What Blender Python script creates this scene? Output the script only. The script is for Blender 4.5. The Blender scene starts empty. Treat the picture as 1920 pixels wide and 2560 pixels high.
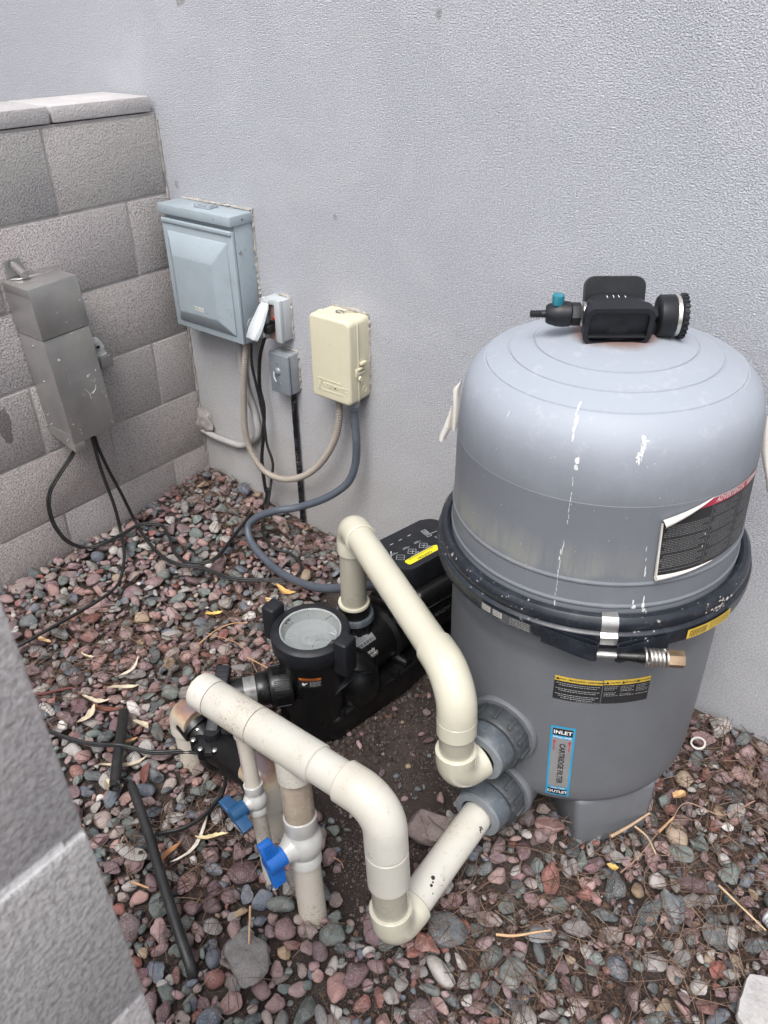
# Pool equipment corner: grey filter tank, black pump, PVC pipework, stucco wall, block wall, river gravel
import bpy, bmesh, math, random
import numpy as np
from mathutils import Vector, Matrix, Quaternion, noise

D = bpy.data
SC = bpy.context.scene
COL = SC.collection
R = math.radians
V = Vector
rnd = random.Random(11)

# ---------------------------------------------------------------- camera
cam_d = D.cameras.new("camera")
cam = D.objects.new("camera", cam_d)
COL.objects.link(cam)
SC.camera = cam
_yaw, _pit, _roll = 0.668609, 0.585976, -0.006759
cy, sy, cp, sp = math.cos(_yaw), math.sin(_yaw), math.cos(_pit), math.sin(_pit)
_f = V((-sy * cp, cy * cp, -sp)); _r = V((cy, sy, 0)); _u = _r.cross(_f)
cr, sr = math.cos(_roll), math.sin(_roll)
_X = cr * _r + sr * _u; _Y = -sr * _r + cr * _u; _Z = -_f
m = Matrix(((_X.x, _Y.x, _Z.x, 1.92998), (_X.y, _Y.y, _Z.y, -1.45763), (_X.z, _Y.z, _Z.z, 1.39441), (0, 0, 0, 1)))
cam.matrix_world = m
cam_d.sensor_fit = 'HORIZONTAL'
cam_d.sensor_width = 36
cam_d.lens = 36 * 1926.3 / 1920
cam_d.clip_start = 0.02
cam_d.clip_end = 400
cam_d.dof.use_dof = True
cam_d.dof.focus_distance = 1.7
cam_d.dof.aperture_fstop = 15.0

# ---------------------------------------------------------------- sky and sun (soft, overcast)
wd = D.worlds.new("World"); SC.world = wd; wd.use_nodes = True
nt = wd.node_tree
sky = nt.nodes.new('ShaderNodeTexSky'); sky.sky_type = 'NISHITA'; sky.sun_disc = False
SUN_EL, SUN_ROT = R(60), R(160)
sky.sun_elevation = SUN_EL; sky.sun_rotation = SUN_ROT
sky.dust_density = 4.0; sky.ozone_density = 1.0; sky.air_density = 1.0
bg = nt.nodes['Background']; bg.inputs[1].default_value = 0.135
hsv = nt.nodes.new('ShaderNodeHueSaturation'); hsv.inputs['Saturation'].default_value = 0.38
nt.links.new(sky.outputs[0], hsv.inputs['Color']); nt.links.new(hsv.outputs[0], bg.inputs[0])
sd = D.lights.new("sun", 'SUN'); sd.energy = 1.35; sd.angle = R(30); sd.color = (1.0, 0.975, 0.95)
sun = D.objects.new("sun", sd); COL.objects.link(sun)
# direction towards the sun: sky rotation 0 = +Y, clockwise seen from above
_sdv = V((math.sin(SUN_ROT) * math.cos(SUN_EL), math.cos(SUN_ROT) * math.cos(SUN_EL), math.sin(SUN_EL)))
sun.rotation_euler = _sdv.to_track_quat('Z', 'Y').to_euler()
sun.location = (1, -3, 5)
SC.view_settings.view_transform = 'Standard'
SC.view_settings.look = 'None'
SC.view_settings.exposure = 0.92
SC.view_settings.gamma = 1.0

# ---------------------------------------------------------------- materials
def newmat(name):
    mt = D.materials.new(name); mt.use_nodes = True
    return mt, mt.node_tree.nodes, mt.node_tree.links, mt.node_tree.nodes['Principled BSDF']

def N(ns, typ, **kw):
    n = ns.new(typ)
    for k, v in kw.items():
        if k in n.inputs: n.inputs[k].default_value = v
        else: setattr(n, k, v)
    return n

def noise_tex(ns, ls, co, scale, detail=4, rough=.6, dist=0):
    n = N(ns, 'ShaderNodeTexNoise', Scale=scale, Detail=detail, Roughness=rough, Distortion=dist)
    ls.new(co, n.inputs['Vector'])
    return n.outputs['Fac']

def ramp(ns, ls, fac, stops):
    n = ns.new('ShaderNodeValToRGB')
    cr_ = n.color_ramp
    while len(cr_.elements) < len(stops): cr_.elements.new(.5)
    for e, (p, c) in zip(cr_.elements, stops):
        e.position = p
        e.color = (c, c, c, 1) if isinstance(c, (int, float)) else tuple(c) + (1,)
    ls.new(fac, n.inputs[0])
    return n.outputs[0]

def mix(ns, ls, fac, a, b, mode='MIX'):
    n = ns.new('ShaderNodeMix'); n.data_type = 'RGBA'; n.blend_type = mode
    if isinstance(fac, (int, float)): n.inputs[0].default_value = fac
    else: ls.new(fac, n.inputs[0])
    for i, x in ((6, a), (7, b)):
        if isinstance(x, (tuple, list)): n.inputs[i].default_value = tuple(x)[:3] + (1,)
        else: ls.new(x, n.inputs[i])
    return n.outputs[2]

def mth(ns, ls, op, a, b=None, clamp=False):
    n = ns.new('ShaderNodeMath'); n.operation = op; n.use_clamp = clamp
    for i, x in enumerate((a, b)):
        if x is None: continue
        if isinstance(x, (int, float)): n.inputs[i].default_value = x
        else: ls.new(x, n.inputs[i])
    return n.outputs[0]

def bump(ns, ls, h, dist, strength=1.0, prev=None):
    n = N(ns, 'ShaderNodeBump', Strength=strength, Distance=dist)
    ls.new(h, n.inputs['Height'])
    if prev is not None: ls.new(prev, n.inputs['Normal'])
    return n.outputs[0]

def objco(ns): return ns.new('ShaderNodeTexCoord').outputs['Object']

def simple(name, col, rough=.45, metal=0.0, var=.12, vscale=18, bmp=0.0, bscale=300, dust=0.0, dustcol=(.35, .32, .29), spec=.5, spots=0.0, spotcol=(.08, .07, .06), spotscale=260, coat=0.0):
    mt, ns, ls, p = newmat(name)
    co = objco(ns)
    n1 = noise_tex(ns, ls, co, vscale, 5, .65)
    lo = tuple(c * (1 - var) for c in col); hi = tuple(min(1, c * (1 + var)) for c in col)
    c = ramp(ns, ls, n1, [(.3, lo), (.7, hi)])
    if dust > 0:
        n2 = noise_tex(ns, ls, co, vscale * 2.3, 8, .75)
        d = ramp(ns, ls, n2, [(.5, 0.0), (.72, dust)])
        c = mix(ns, ls, d, c, dustcol)
    if spots > 0:
        n3 = noise_tex(ns, ls, co, spotscale, 2, .5)
        n4 = noise_tex(ns, ls, co, 14, 2, .5)
        s = mth(ns, ls, 'MULTIPLY', ramp(ns, ls, n3, [(.66, 0.0), (.7, spots)]), ramp(ns, ls, n4, [(.5, 0.0), (.62, 1.0)]))
        c = mix(ns, ls, s, c, spotcol)
    ls.new(c, p.inputs['Base Color'])
    rr = ramp(ns, ls, noise_tex(ns, ls, co, vscale * 1.7, 6, .7), [(.3, max(0, rough - .1)), (.7, min(1, rough + .12))])
    ls.new(rr, p.inputs['Roughness'])
    p.inputs['Metallic'].default_value = metal
    p.inputs['Specular IOR Level'].default_value = spec
    if coat: p.inputs['Coat Weight'].default_value = coat
    if bmp > 0:
        ls.new(bump(ns, ls, noise_tex(ns, ls, co, bscale, 3, .6), bmp, .6), p.inputs['Normal'])
    return mt

# ---------------------------------------------------------------- object helpers
INV = {}
def thing(name, label, cat, loc=(0, 0, 0), group=None, quat=None):
    o = D.objects.new(name, None); COL.objects.link(o)
    mw = Matrix.Translation(loc)
    if quat is not None: mw = mw @ quat.to_matrix().to_4x4()
    o.matrix_world = mw; o.empty_display_size = .05
    o['label'] = label; o['category'] = cat
    if group: o['group'] = group
    INV[o] = mw.inverted()
    return o

def obj(name, bm, mats, parent=None, local=False, angle=38, smooth=True):
    """link bm as ONE mesh object; its vertices are world coordinates unless local"""
    if parent is not None and not local: bm.transform(INV[parent])
    bmesh.ops.recalc_face_normals(bm, faces=bm.faces[:])
    me = D.meshes.new(name); bm.to_mesh(me); bm.free()
    for mt in (mats if isinstance(mats, (list, tuple)) else [mats]): me.materials.append(mt)
    if smooth:
        me.polygons.foreach_set('use_smooth', [True] * len(me.polygons))
        me.set_sharp_from_angle(angle=R(angle))
    o = D.objects.new(name, me); COL.objects.link(o)
    if parent is not None:
        o.parent = parent
        INV[o] = INV[parent]
    return o

def single(name, bm, mats, label, cat, group=None, kind=None, origin=None, **kw):
    """a top-level thing that is one mesh; its origin is moved to the middle of its base"""
    if origin is None and bm.verts:
        xs = [v.co for v in bm.verts]
        origin = V(((min(c.x for c in xs) + max(c.x for c in xs)) / 2, (min(c.y for c in xs) + max(c.y for c in xs)) / 2, min(c.z for c in xs)))
    bm.transform(Matrix.Translation(-V(origin)))
    o = obj(name, bm, mats, None, **kw); o.location = origin
    INV[o] = Matrix.Translation(-V(origin))
    if label: o['label'] = label
    if cat: o['category'] = cat
    if group: o['group'] = group
    if kind: o['kind'] = kind
    return o

BM = bmesh.new

def box(bm, lo, hi, bev=0.0, seg=2, mat=0, M=None, taper=None):
    lo, hi = V(lo), V(hi)
    r = bmesh.ops.create_cube(bm, size=1.0)
    vs = r['verts']
    c = (lo + hi) / 2; s = hi - lo
    for v in vs:
        v.co = V((c.x + v.co.x * s.x, c.y + v.co.y * s.y, c.z + v.co.z * s.z))
        if taper and v.co.z > c.z: v.co.x = c.x + (v.co.x - c.x) * taper; v.co.y = c.y + (v.co.y - c.y) * taper
    fs = list({f for v in vs for f in v.link_faces})
    if bev > 0:
        es = list({e for v in vs for e in v.link_edges})
        rb = bmesh.ops.bevel(bm, geom=es, offset=bev, segments=seg, affect='EDGES', profile=.5)
        fs = list(set(rb['faces']) | {f for f in fs if f.is_valid})
        vs = list({v for f in fs for v in f.verts})
    for f in fs: f.material_index = mat
    if M is not None: bmesh.ops.transform(bm, matrix=M, verts=vs)
    return vs

def frames(pts):
    n = len(pts); T = []
    for i in range(n):
        a = pts[max(0, i - 1)]; b = pts[min(n - 1, i + 1)]
        t = b - a
        if t.length < 1e-9: t = T[-1] if T else V((0, 0, 1))
        T.append(t.normalized())
    up = V((0, 0, 1)) if abs(T[0].z) < .9 else V((1, 0, 0))
    u = (up - T[0] * up.dot(T[0])).normalized()
    out = []
    for i in range(n):
        if i:
            ax = T[i - 1].cross(T[i])
            if ax.length > 1e-8:
                u = Quaternion(ax.normalized(), T[i - 1].angle(T[i])) @ u
            u = (u - T[i] * u.dot(T[i])).normalized()
        out.append((T[i], u, T[i].cross(u)))
    return out

def sweep(bm, pts, rad, n=24, caps=True, mat=0, ax=(1, 1), fr=None):
    pts = [V(p) for p in pts]
    if isinstance(rad, (int, float)): rad = [rad] * len(pts)
    # tangents must ignore zero-length steps (radius jumps)
    base = []
    for p in pts:
        if not base or (p - base[-1]).length > 1e-7: base.append(p)
    frs = fr or frames(base)
    rings = []; bi = -1; last = None
    for p, r in zip(pts, rad):
        if last is None or (p - last).length > 1e-7: bi += 1; last = p
        t, u, w = frs[bi]
        rings.append([bm.verts.new(p + (u * math.cos(2 * math.pi * k / n) * ax[0] + w * math.sin(2 * math.pi * k / n) * ax[1]) * r) for k in range(n)])
    for a, b in zip(rings, rings[1:]):
        for k in range(n):
            f = bm.faces.new((a[k], a[(k + 1) % n], b[(k + 1) % n], b[k])); f.material_index = mat
    if caps:
        for rg in (rings[0][::-1], rings[-1]):
            f = bm.faces.new(rg); f.material_index = mat
    return [v for rg in rings for v in rg]

def lathe(bm, prof, n=48, M=None, mat=0, a0=0.0, a1=360.0, close=False):
    """prof: (r, z) from bottom or top; r=0 makes a pole"""
    full = abs(a1 - a0) >= 359.9
    rings = []; vs = []
    cnt = n if full else n + 1
    for r, z in prof:
        if r < 1e-7:
            v = bm.verts.new((0, 0, z)); rings.append([v] * cnt); vs.append(v)
        else:
            rg = [bm.verts.new((r * math.cos(R(a0 + (a1 - a0) * k / n)), r * math.sin(R(a0 + (a1 - a0) * k / n)), z)) for k in range(cnt)]
            rings.append(rg); vs += rg
    prs = list(zip(rings, rings[1:]))
    if close: prs.append((rings[-1], rings[0]))
    for a, b in prs:
        for k in range(n):
            k2 = (k + 1) % n if full else k + 1
            q = []
            for v in (a[k], a[k2], b[k2], b[k]):
                if v not in q: q.append(v)
            if len(q) > 2:
                try:
                    f = bm.faces.new(q); f.material_index = mat
                except ValueError: pass
    if M is not None: bmesh.ops.transform(bm, matrix=M, verts=vs)
    return vs

def prism(bm, poly, z0, z1, M=None, mat=0, bev=0.0):
    a = [bm.verts.new((x, y, z0)) for x, y in poly]; b = [bm.verts.new((x, y, z1)) for x, y in poly]
    n = len(poly); fs = []
    fs.append(bm.faces.new(a[::-1])); fs.append(bm.faces.new(b))
    for k in range(n): fs.append(bm.faces.new((a[k], a[(k + 1) % n], b[(k + 1) % n], b[k])))
    vs = a + b
    if bev > 0:
        es = list({e for f in fs[:2] for e in f.edges})
        rb = bmesh.ops.bevel(bm, geom=es, offset=bev, segments=2, affect='EDGES', profile=.5)
        fs = list(set(rb['faces']) | {f for f in fs if f.is_valid}); vs = list({v for f in fs for v in f.verts})
    for f in fs: f.material_index = mat
    if M is not None: bmesh.ops.transform(bm, matrix=M, verts=vs)
    return vs

def axM(loc, z, x=None):
    """matrix with local Z along z, local X near x"""
    z = V(z).normalized(); x = V(x) if x is not None else (V((1, 0, 0)) if abs(z.x) < .9 else V((0, 1, 0)))
    x = (x - z * x.dot(z)).normalized(); y = z.cross(x)
    return Matrix(((x.x, y.x, z.x, loc[0]), (x.y, y.y, z.y, loc[1]), (x.z, y.z, z.z, loc[2]), (0, 0, 0, 1)))

def rrect(w, h, r, n=5):
    o = []
    for cx, cy_, a in ((w / 2 - r, h / 2 - r, 0), (-w / 2 + r, h / 2 - r, 90), (-w / 2 + r, -h / 2 + r, 180), (w / 2 - r, -h / 2 + r, 270)):
        for k in range(n + 1): o.append((cx + r * math.cos(R(a + 90 * k / n)), cy_ + r * math.sin(R(a + 90 * k / n))))
    return o

def catmull(pts, step=.02):
    pts = [V(p) for p in pts]; P = [pts[0] * 2 - pts[1]] + pts + [pts[-1] * 2 - pts[-2]]
    out = []
    for i in range(1, len(P) - 2):
        p0, p1, p2, p3 = P[i - 1:i + 3]
        n = max(2, int((p2 - p1).length / step))
        for k in range(n):
            t = k / n
            out.append(.5 * ((2 * p1) + (p2 - p0) * t + (2 * p0 - 5 * p1 + 4 * p2 - p3) * t * t + (3 * p1 - p0 - 3 * p2 + p3) * t ** 3))
    out.append(pts[-1])
    return out

def fillet(pts, rad, n=10):
    pts = [V(p) for p in pts]; out = [pts[0]]
    for i in range(1, len(pts) - 1):
        a = (pts[i - 1] - pts[i]).normalized(); b = (pts[i + 1] - pts[i]).normalized()
        th = a.angle(b); d = rad / math.tan(th / 2)
        p1 = pts[i] + a * d; c = pts[i] + (a + b).normalized() * (rad / math.sin(th / 2))
        v1 = p1 - c; ax_ = v1.cross(pts[i] + b * d - c).normalized(); tot = math.pi - th
        for k in range(n + 1): out.append(c + Quaternion(ax_, tot * k / n) @ v1)
    out.append(pts[-1])
    return out

_txt = {}
def text2d(s, size=1.0, align='CENTER', bold=0.0, shear=0.0, space=1.0):
    key = (s, align, bold, shear, space)
    if key not in _txt:
        cu = D.curves.new("lettering", 'FONT'); cu.body = s; cu.align_x = align; cu.align_y = 'CENTER'
        cu.offset = bold; cu.shear = shear; cu.space_character = space; cu.resolution_u = 3
        o = D.objects.new("lettering", cu); COL.objects.link(o)
        dg = bpy.context.evaluated_depsgraph_get(); dg.update()
        me = D.meshes.new_from_object(o.evaluated_get(dg))
        _txt[key] = ([v.co.copy() for v in me.vertices], [tuple(p.vertices) for p in me.polygons])
        D.objects.remove(o); D.curves.remove(cu); D.meshes.remove(me)
    vs, fs = _txt[key]
    return [v * size for v in vs], fs

def put_text(bm, s, size, fn, align='CENTER', bold=0.0, mat=0, shear=0.0, space=1.0, sx=1.0):
    """fn maps (u, v) on the label to a 3-D point"""
    vs, fs = text2d(s, size, align, bold, shear, space)
    nv = [bm.verts.new(fn(v.x * sx, v.y)) for v in vs]
    for f in fs:
        try:
            g = bm.faces.new([nv[i] for i in f]); g.material_index = mat
        except ValueError: pass

def patch(bm, fn, u0, u1, v0, v1, nu=8, nv=2, mat=0):
    g = [[bm.verts.new(fn(u0 + (u1 - u0) * i / nu, v0 + (v1 - v0) * j / nv)) for i in range(nu + 1)] for j in range(nv + 1)]
    for j in range(nv):
        for i in range(nu):
            f = bm.faces.new((g[j][i], g[j][i + 1], g[j + 1][i + 1], g[j + 1][i])); f.material_index = mat

def polypatch(bm, fn, pts, mat=0):
    f = bm.faces.new([bm.verts.new(fn(*p)) for p in pts]); f.material_index = mat

def filler(bm, fn, u0, u1, v, h, seed, mat=0, wmin=.002, wmax=.006, gap=.0011):
    """a line of print too small to read: word-long dashes"""
    r = random.Random(seed); u = u0
    while u < u1:
        w = min(r.uniform(wmin, wmax), u1 - u)
        if w > wmin * .5: patch(bm, fn, u, u + w, v - h / 2, v + h / 2, 1, 1, mat)
        u += w + gap

def bolt(bm, P, z, r=.004, h=.002, mat=0, M=None):
    mtx = axM(P, z)
    lathe(bm, [(0, h), (r * .6, h * .9), (r, h * .3), (r, -h)], 14, mtx, mat)
    box(bm, (-r * .7, -r * .12, h * .7), (r * .7, r * .12, h * 1.04), mat=mat, M=mtx)
    box(bm, (-r * .12, -r * .7, h * .7), (r * .12, r * .7, h * 1.04), mat=mat, M=mtx)


# ================================================================ SETTING: walls
def stucco_mat():
    mt, ns, ls, p = newmat("painted_stucco")
    co = objco(ns)
    sep = ns.new('ShaderNodeSeparateXYZ'); ls.new(co, sep.inputs[0])
    big = noise_tex(ns, ls, co, 1.7, 5, .6)
    c = ramp(ns, ls, big, [(.3, (.425, .440, .480)), (.7, (.470, .486, .526))])
    # sandy undercoat showing low down and round the boxes
    wob = noise_tex(ns, ls, co, 5, 4, .6)
    zz = mth(ns, ls, 'SUBTRACT', .62, sep.outputs['Z'])
    zz = mth(ns, ls, 'ADD', mth(ns, ls, 'MULTIPLY', zz, 1.6), mth(ns, ls, 'MULTIPLY', mth(ns, ls, 'SUBTRACT', wob, .5), 1.5))
    xx = mth(ns, ls, 'SUBTRACT', 1.25, sep.outputs['X'])
    low = mth(ns, ls, 'MULTIPLY', ramp(ns, ls, zz, [(0.0, 0.0), (.6, .75)]), ramp(ns, ls, xx, [(0.0, .35), (.7, 1.0)]))
    c = mix(ns, ls, low, c, (.44, .415, .385))
    fine = noise_tex(ns, ls, co, 55, 5, .7)
    c = mix(ns, ls, ramp(ns, ls, fine, [(.45, 0.0), (.75, .18)]), c, (.36, .345, .33))
    # faint run-down streaks and trowel patches
    ms = ns.new('ShaderNodeMapping'); ms.inputs['Scale'].default_value = (9, 1, .8); ls.new(co, ms.inputs[0])
    c = mix(ns, ls, ramp(ns, ls, noise_tex(ns, ls, ms.outputs[0], 1.0, 5, .65), [(.52, 0.0), (.75, .22)]), c, (.46, .455, .465))
    c = mix(ns, ls, ramp(ns, ls, noise_tex(ns, ls, co, 3.3, 3, .5, .8), [(.40, .20), (.5, 0.0)]), c, (.60, .61, .64))
    # a few dark scuffs
    sc_ = noise_tex(ns, ls, co, 9, 2, .5)
    c = mix(ns, ls, ramp(ns, ls, sc_, [(.735, 0.0), (.76, .6)]), c, (.16, .14, .13))
    tex = noise_tex(ns, ls, co, 250, 2, .6)
    c = mix(ns, ls, ramp(ns, ls, tex, [(.38, .45), (.50, 0.0)]), c, (.30, .30, .32))
    c = mix(ns, ls, ramp(ns, ls, tex, [(.52, 0.0), (.66, .45)]), c, (.68, .695, .73))
    ls.new(c, p.inputs['Base Color']); p.inputs['Roughness'].default_value = .85
    g1 = noise_tex(ns, ls, co, 350, 2, .55, .1)
    g2 = noise_tex(ns, ls, co, 230, 2, .5)
    h = mth(ns, ls, 'ADD', ramp(ns, ls, g1, [(.36, 0.0), (.64, 1.0)]), mth(ns, ls, 'MULTIPLY', g2, .6))
    ls.new(bump(ns, ls, h, .0018, 1.0), p.inputs['Normal'])
    return mt

def block_mat(name="split_face_block", base=(.45, .43, .425), ztop=1.143, mort=(.40, .375, .365), bloom=True, grit=.6):
    mt, ns, ls, p = newmat(name)
    co = objco(ns)
    at = ns.new('ShaderNodeAttribute'); at.attribute_name = 'tint'
    n1 = noise_tex(ns, ls, co, 3.5, 5, .65)
    c = ramp(ns, ls, n1, [(.3, tuple(b * .93 for b in base)), (.55, base), (.75, (base[0] * 1.14, base[1] * 1.12, base[2] * 1.10))])
    pk = noise_tex(ns, ls, co, 2.3, 3, .5)
    c = mix(ns, ls, ramp(ns, ls, pk, [(.45, 0.0), (.7, .5)]), c, (.42, .37, .368))
    st = noise_tex(ns, ls, co, 4.1, 6, .7, .5)
    c = mix(ns, ls, ramp(ns, ls, st, [(.60, 0.0), (.74, .4)]), c, (.20, .165, .16))
    sp_ = noise_tex(ns, ls, co, 210, 3, .65)
    c = mix(ns, ls, ramp(ns, ls, sp_, [(.40, grit), (.5, 0.0)]), c, (.12, .108, .108))
    c = mix(ns, ls, ramp(ns, ls, sp_, [(.54, 0.0), (.66, .6)]), c, (.50, .48, .47))
    c = mix(ns, ls, 1.0, c, at.outputs['Color'], 'MULTIPLY')
    # mortar smeared along the bed joints, a lime bloom under the cap, one damp mark
    ge = ns.new('ShaderNodeNewGeometry'); sp3_ = ns.new('ShaderNodeSeparateXYZ'); ls.new(ge.outputs['Position'], sp3_.inputs[0])
    fr_ = mth(ns, ls, 'FRACT', mth(ns, ls, 'DIVIDE', mth(ns, ls, 'SUBTRACT', ztop + 2.03, sp3_.outputs['Z']), .203))
    dj = mth(ns, ls, 'SUBTRACT', .5, mth(ns, ls, 'ABSOLUTE', mth(ns, ls, 'SUBTRACT', fr_, .5)))
    dj = mth(ns, ls, 'ADD', dj, mth(ns, ls, 'MULTIPLY', mth(ns, ls, 'SUBTRACT', noise_tex(ns, ls, co, 16, 5, .7), .5), .13))
    c = mix(ns, ls, ramp(ns, ls, dj, [(0.0, .7), (.022, .5), (.045, 0.0)]), c, mort)
    up_ = mth(ns, ls, 'ADD', sp3_.outputs['Z'], mth(ns, ls, 'MULTIPLY', mth(ns, ls, 'SUBTRACT', noise_tex(ns, ls, co, 5, 4, .6), .5), .5))
    c = mix(ns, ls, ramp(ns, ls, up_, [(.93, 0.0), (1.0, .45)]), c, (.44, .42, .40)) if bloom else c
    if bloom:
        dd = mth(ns, ls, 'ADD', mth(ns, ls, 'POWER', mth(ns, ls, 'DIVIDE', mth(ns, ls, 'ADD', sp3_.outputs['Y'], .640), .034), 2.0), mth(ns, ls, 'POWER', mth(ns, ls, 'DIVIDE', mth(ns, ls, 'SUBTRACT', sp3_.outputs['Z'], .465), .085), 2.0))
        dd = mth(ns, ls, 'ADD', dd, mth(ns, ls, 'MULTIPLY', noise_tex(ns, ls, co, 25, 4, .6), 1.2))
        c = mix(ns, ls, ramp(ns, ls, dd, [(.9, .7), (1.0, 0.0)]), c, (.10, .085, .08))
    ls.new(c, p.inputs['Base Color']); p.inputs['Roughness'].default_value = .92
    h = mth(ns, ls, 'ADD', noise_tex(ns, ls, co, 190, 4, .65), mth(ns, ls, 'MULTIPLY', noise_tex(ns, ls, co, 40, 3, .6), .5))
    ls.new(bump(ns, ls, h, .006 if bloom else .0035, 1.0), p.inputs['Normal'])
    return mt

M_STUCCO = stucco_mat()
M_BLOCK = block_mat()
M_BLOCKN = block_mat("near_block", (.45, .437, .44), 1.178, (.60, .59, .59), False, .35)
M_MORTAR = simple("mortar", (.40, .375, .365), .95, var=.25, vscale=9, bmp=.004, bscale=160)
M_MORTARL = simple("pale_mortar", (.70, .69, .69), .95, var=.15, vscale=14, bmp=.004, bscale=160)
M_CAP = simple("cap_block", (.44, .42, .42), .95, var=.14, vscale=6, bmp=.005, bscale=170, spots=.5, spotcol=(.12, .11, .11))

bm = BM()
box(bm, (-7, 0, -.4), (8, .22, 3.6))
hw = single("house_wall", bm, M_STUCCO, "tall grey-lavender stucco wall of the house behind the pool equipment", "house wall", kind='thing', origin=(0, 0, 0), smooth=False)

def block_wall(bm, x0, x1, ya, yb, ztop, n, off_even, tints, g=.0032, ch=.203, bl=.406, seed=3):
    r = random.Random(seed)
    for k in range(1, n + 1):
        z1 = ztop - ch * (k - 1); z0 = ztop - ch * k
        j0 = -off_even if k % 2 == 0 else -(off_even + bl / 2)
        ys = [ya]; y = j0 + bl * 12
        while y > yb:
            if y < ya - .02: ys.append(y)
            y -= bl
        ys.append(yb)
        for a, b in zip(ys, ys[1:]):
            dx = r.uniform(-.0012, .0012)
            s = set(f for f in bm.faces)
            vs = box(bm, (x0 + .002, b + g, z0 + g), (x1 + dx, a - g, z1 - g), .0035, 2)
            t = r.uniform(.96, 1.04); tt = (t * r.uniform(.99, 1.05), t, t * r.uniform(.98, 1.01))
            for v in vs: tints[v] = tt

def finish_tint(o, cols):
    me = o.data
    a = me.attributes.new('tint', 'FLOAT_COLOR', 'POINT')
    a.data.foreach_set('color', np.array([c for t in cols for c in (t[0], t[1], t[2], 1.0)], dtype=np.float32))

def wall_obj(name, label, args, mats, mortar_box, g, parentloc):
    t = thing(name, label, "block wall", parentloc)
    bm = BM(); tints = {}
    block_wall(bm, *args, tints, g)
    bm.verts.index_update()
    cols = [tints.get(v, (1, 1, 1)) for v in bm.verts]
    o = obj('blocks', bm, mats[0], t); finish_tint(o, cols)
    bm = BM(); box(bm, *mortar_box); o2 = obj('mortar_joints', bm, mats[1], t, smooth=False)
    return t

bw = wall_obj("block_wall", "weathered grey block wall meeting the house wall, steel transformer box hung on it",
              (-.2, 0.0, -.001, -4.2, 1.143, 7, .142), (M_BLOCK, M_MORTAR), ((-.195, -4.19, -.30), (-.0040, -.002, 1.146)), .0034, (0, -.5, -.02))
bm = BM(); r_ = random.Random(5)
y = -.012
for ln in (.30, .406, .406, .406, .406, .406, .406, .406, .406, .30):
    box(bm, (-.198, y - ln + .004, 1.149), (.002 + r_.uniform(-.0012, .0012), y - .004, 1.186 + r_.uniform(-.001, .001)), .004, 2); y -= ln
obj('wall_cap', bm, M_CAP, bw)
# rough mortar run down the inside corner and a lump where the grey pipe enters, both darker than the bed joints
bm = BM()
pts = []; rr = []
z = -.03
while z < 1.13:
    pts.append(V((.001 + .002 * noise.noise(V((3, 1, z * 14))), -.002, z))); rr.append(.0042 + .0050 * noise.noise(V((7, 2, z * 22))) + .0025 * noise.noise(V((1, 5, z * 70)))); z += .006
sweep(bm, pts, rr, 12)
obj('corner_mortar', bm, simple('dark_mortar', (.27, .25, .24), .95, var=.35, vscale=30, bmp=.004, bscale=160), bw)
bm = BM()
bmesh.ops.create_icosphere(bm, subdivisions=4, radius=1)
for v in bm.verts:
    k = 1 + .35 * noise.noise(v.co * 2.2 + V((4, 4, 4))) + .12 * noise.noise(v.co * 7)
    v.co = V((.012 + v.co.x * .046 * k, -.004 + v.co.y * .022 * k, .222 + v.co.z * .050 * k))
obj('mortar_lump', bm, D.materials['dark_mortar'], bw)

nw = wall_obj("block_wall", "blurred grey block wall close in front on the left, ending in a vertical edge",
              (1.41, 1.61, -1.345, -4.5, 1.178, 6, 1.72), (M_BLOCKN, M_MORTARL), ((1.415, -4.49, -.1), (1.6088, -1.362, 1.172)), .0022, (1.51, -2.2, 0))

# ================================================================ SETTING: ground sheet
SOIL = [(0.957, -0.634, 0.000)[:2], (0.706, -0.190, 0.000)[:2], (0.802, 0.085, 0.000)[:2], (1.111, -0.007, 0.000)[:2], (1.499, -0.473, 0.000)[:2], (1.534, -0.570, 0.000)[:2], (1.415, -0.636, 0.000)[:2], (1.451, -0.712, 0.000)[:2], (1.409, -0.901, 0.000)[:2], (1.349, -0.909, 0.000)[:2], (1.253, -0.802, 0.000)[:2], (1.102, -0.781, 0.000)[:2]]
def inpoly(x, y, P):
    c = False; n = len(P)
    for i in range(n):
        x1, y1 = P[i]; x2, y2 = P[i - 1]
        if (y1 > y) != (y2 > y) and x < (x2 - x1) * (y - y1) / (y2 - y1) + x1: c = not c
    return c
def pdist(x, y, P):
    d = 9
    for i in range(len(P)):
        x1, y1 = P[i]; x2, y2 = P[i - 1]
        dx, dy = x2 - x1, y2 - y1; t = max(0, min(1, ((x - x1) * dx + (y - y1) * dy) / (dx * dx + dy * dy)))
        d = min(d, math.hypot(x - x1 - t * dx, y - y1 - t * dy))
    return -d if inpoly(x, y, P) else d
def ground_z(x, y, fine=True):
    z = -.022
    z += .045 * math.exp(-((x / .38) ** 2 + (y / .30) ** 2))          # gravel banked into the corner
    z += .012 * math.exp(-((x / .3) ** 2))
    if 0.5 < x < 2 and -1.3 < y < 0:
        d = pdist(x, y, SOIL)
        z += -.016 * max(0, min(1, .5 - d / .12)) + .02 * math.exp(-((d - .05) / .05) ** 2)
    z += .006 * noise.noise(V((x * 5, y * 5, 0)))
    if fine: z += .003 * noise.noise(V((x * 30, y * 30, 3))) + .0022 * noise.noise(V((x * 75, y * 75, 5)))
    return z

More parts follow.
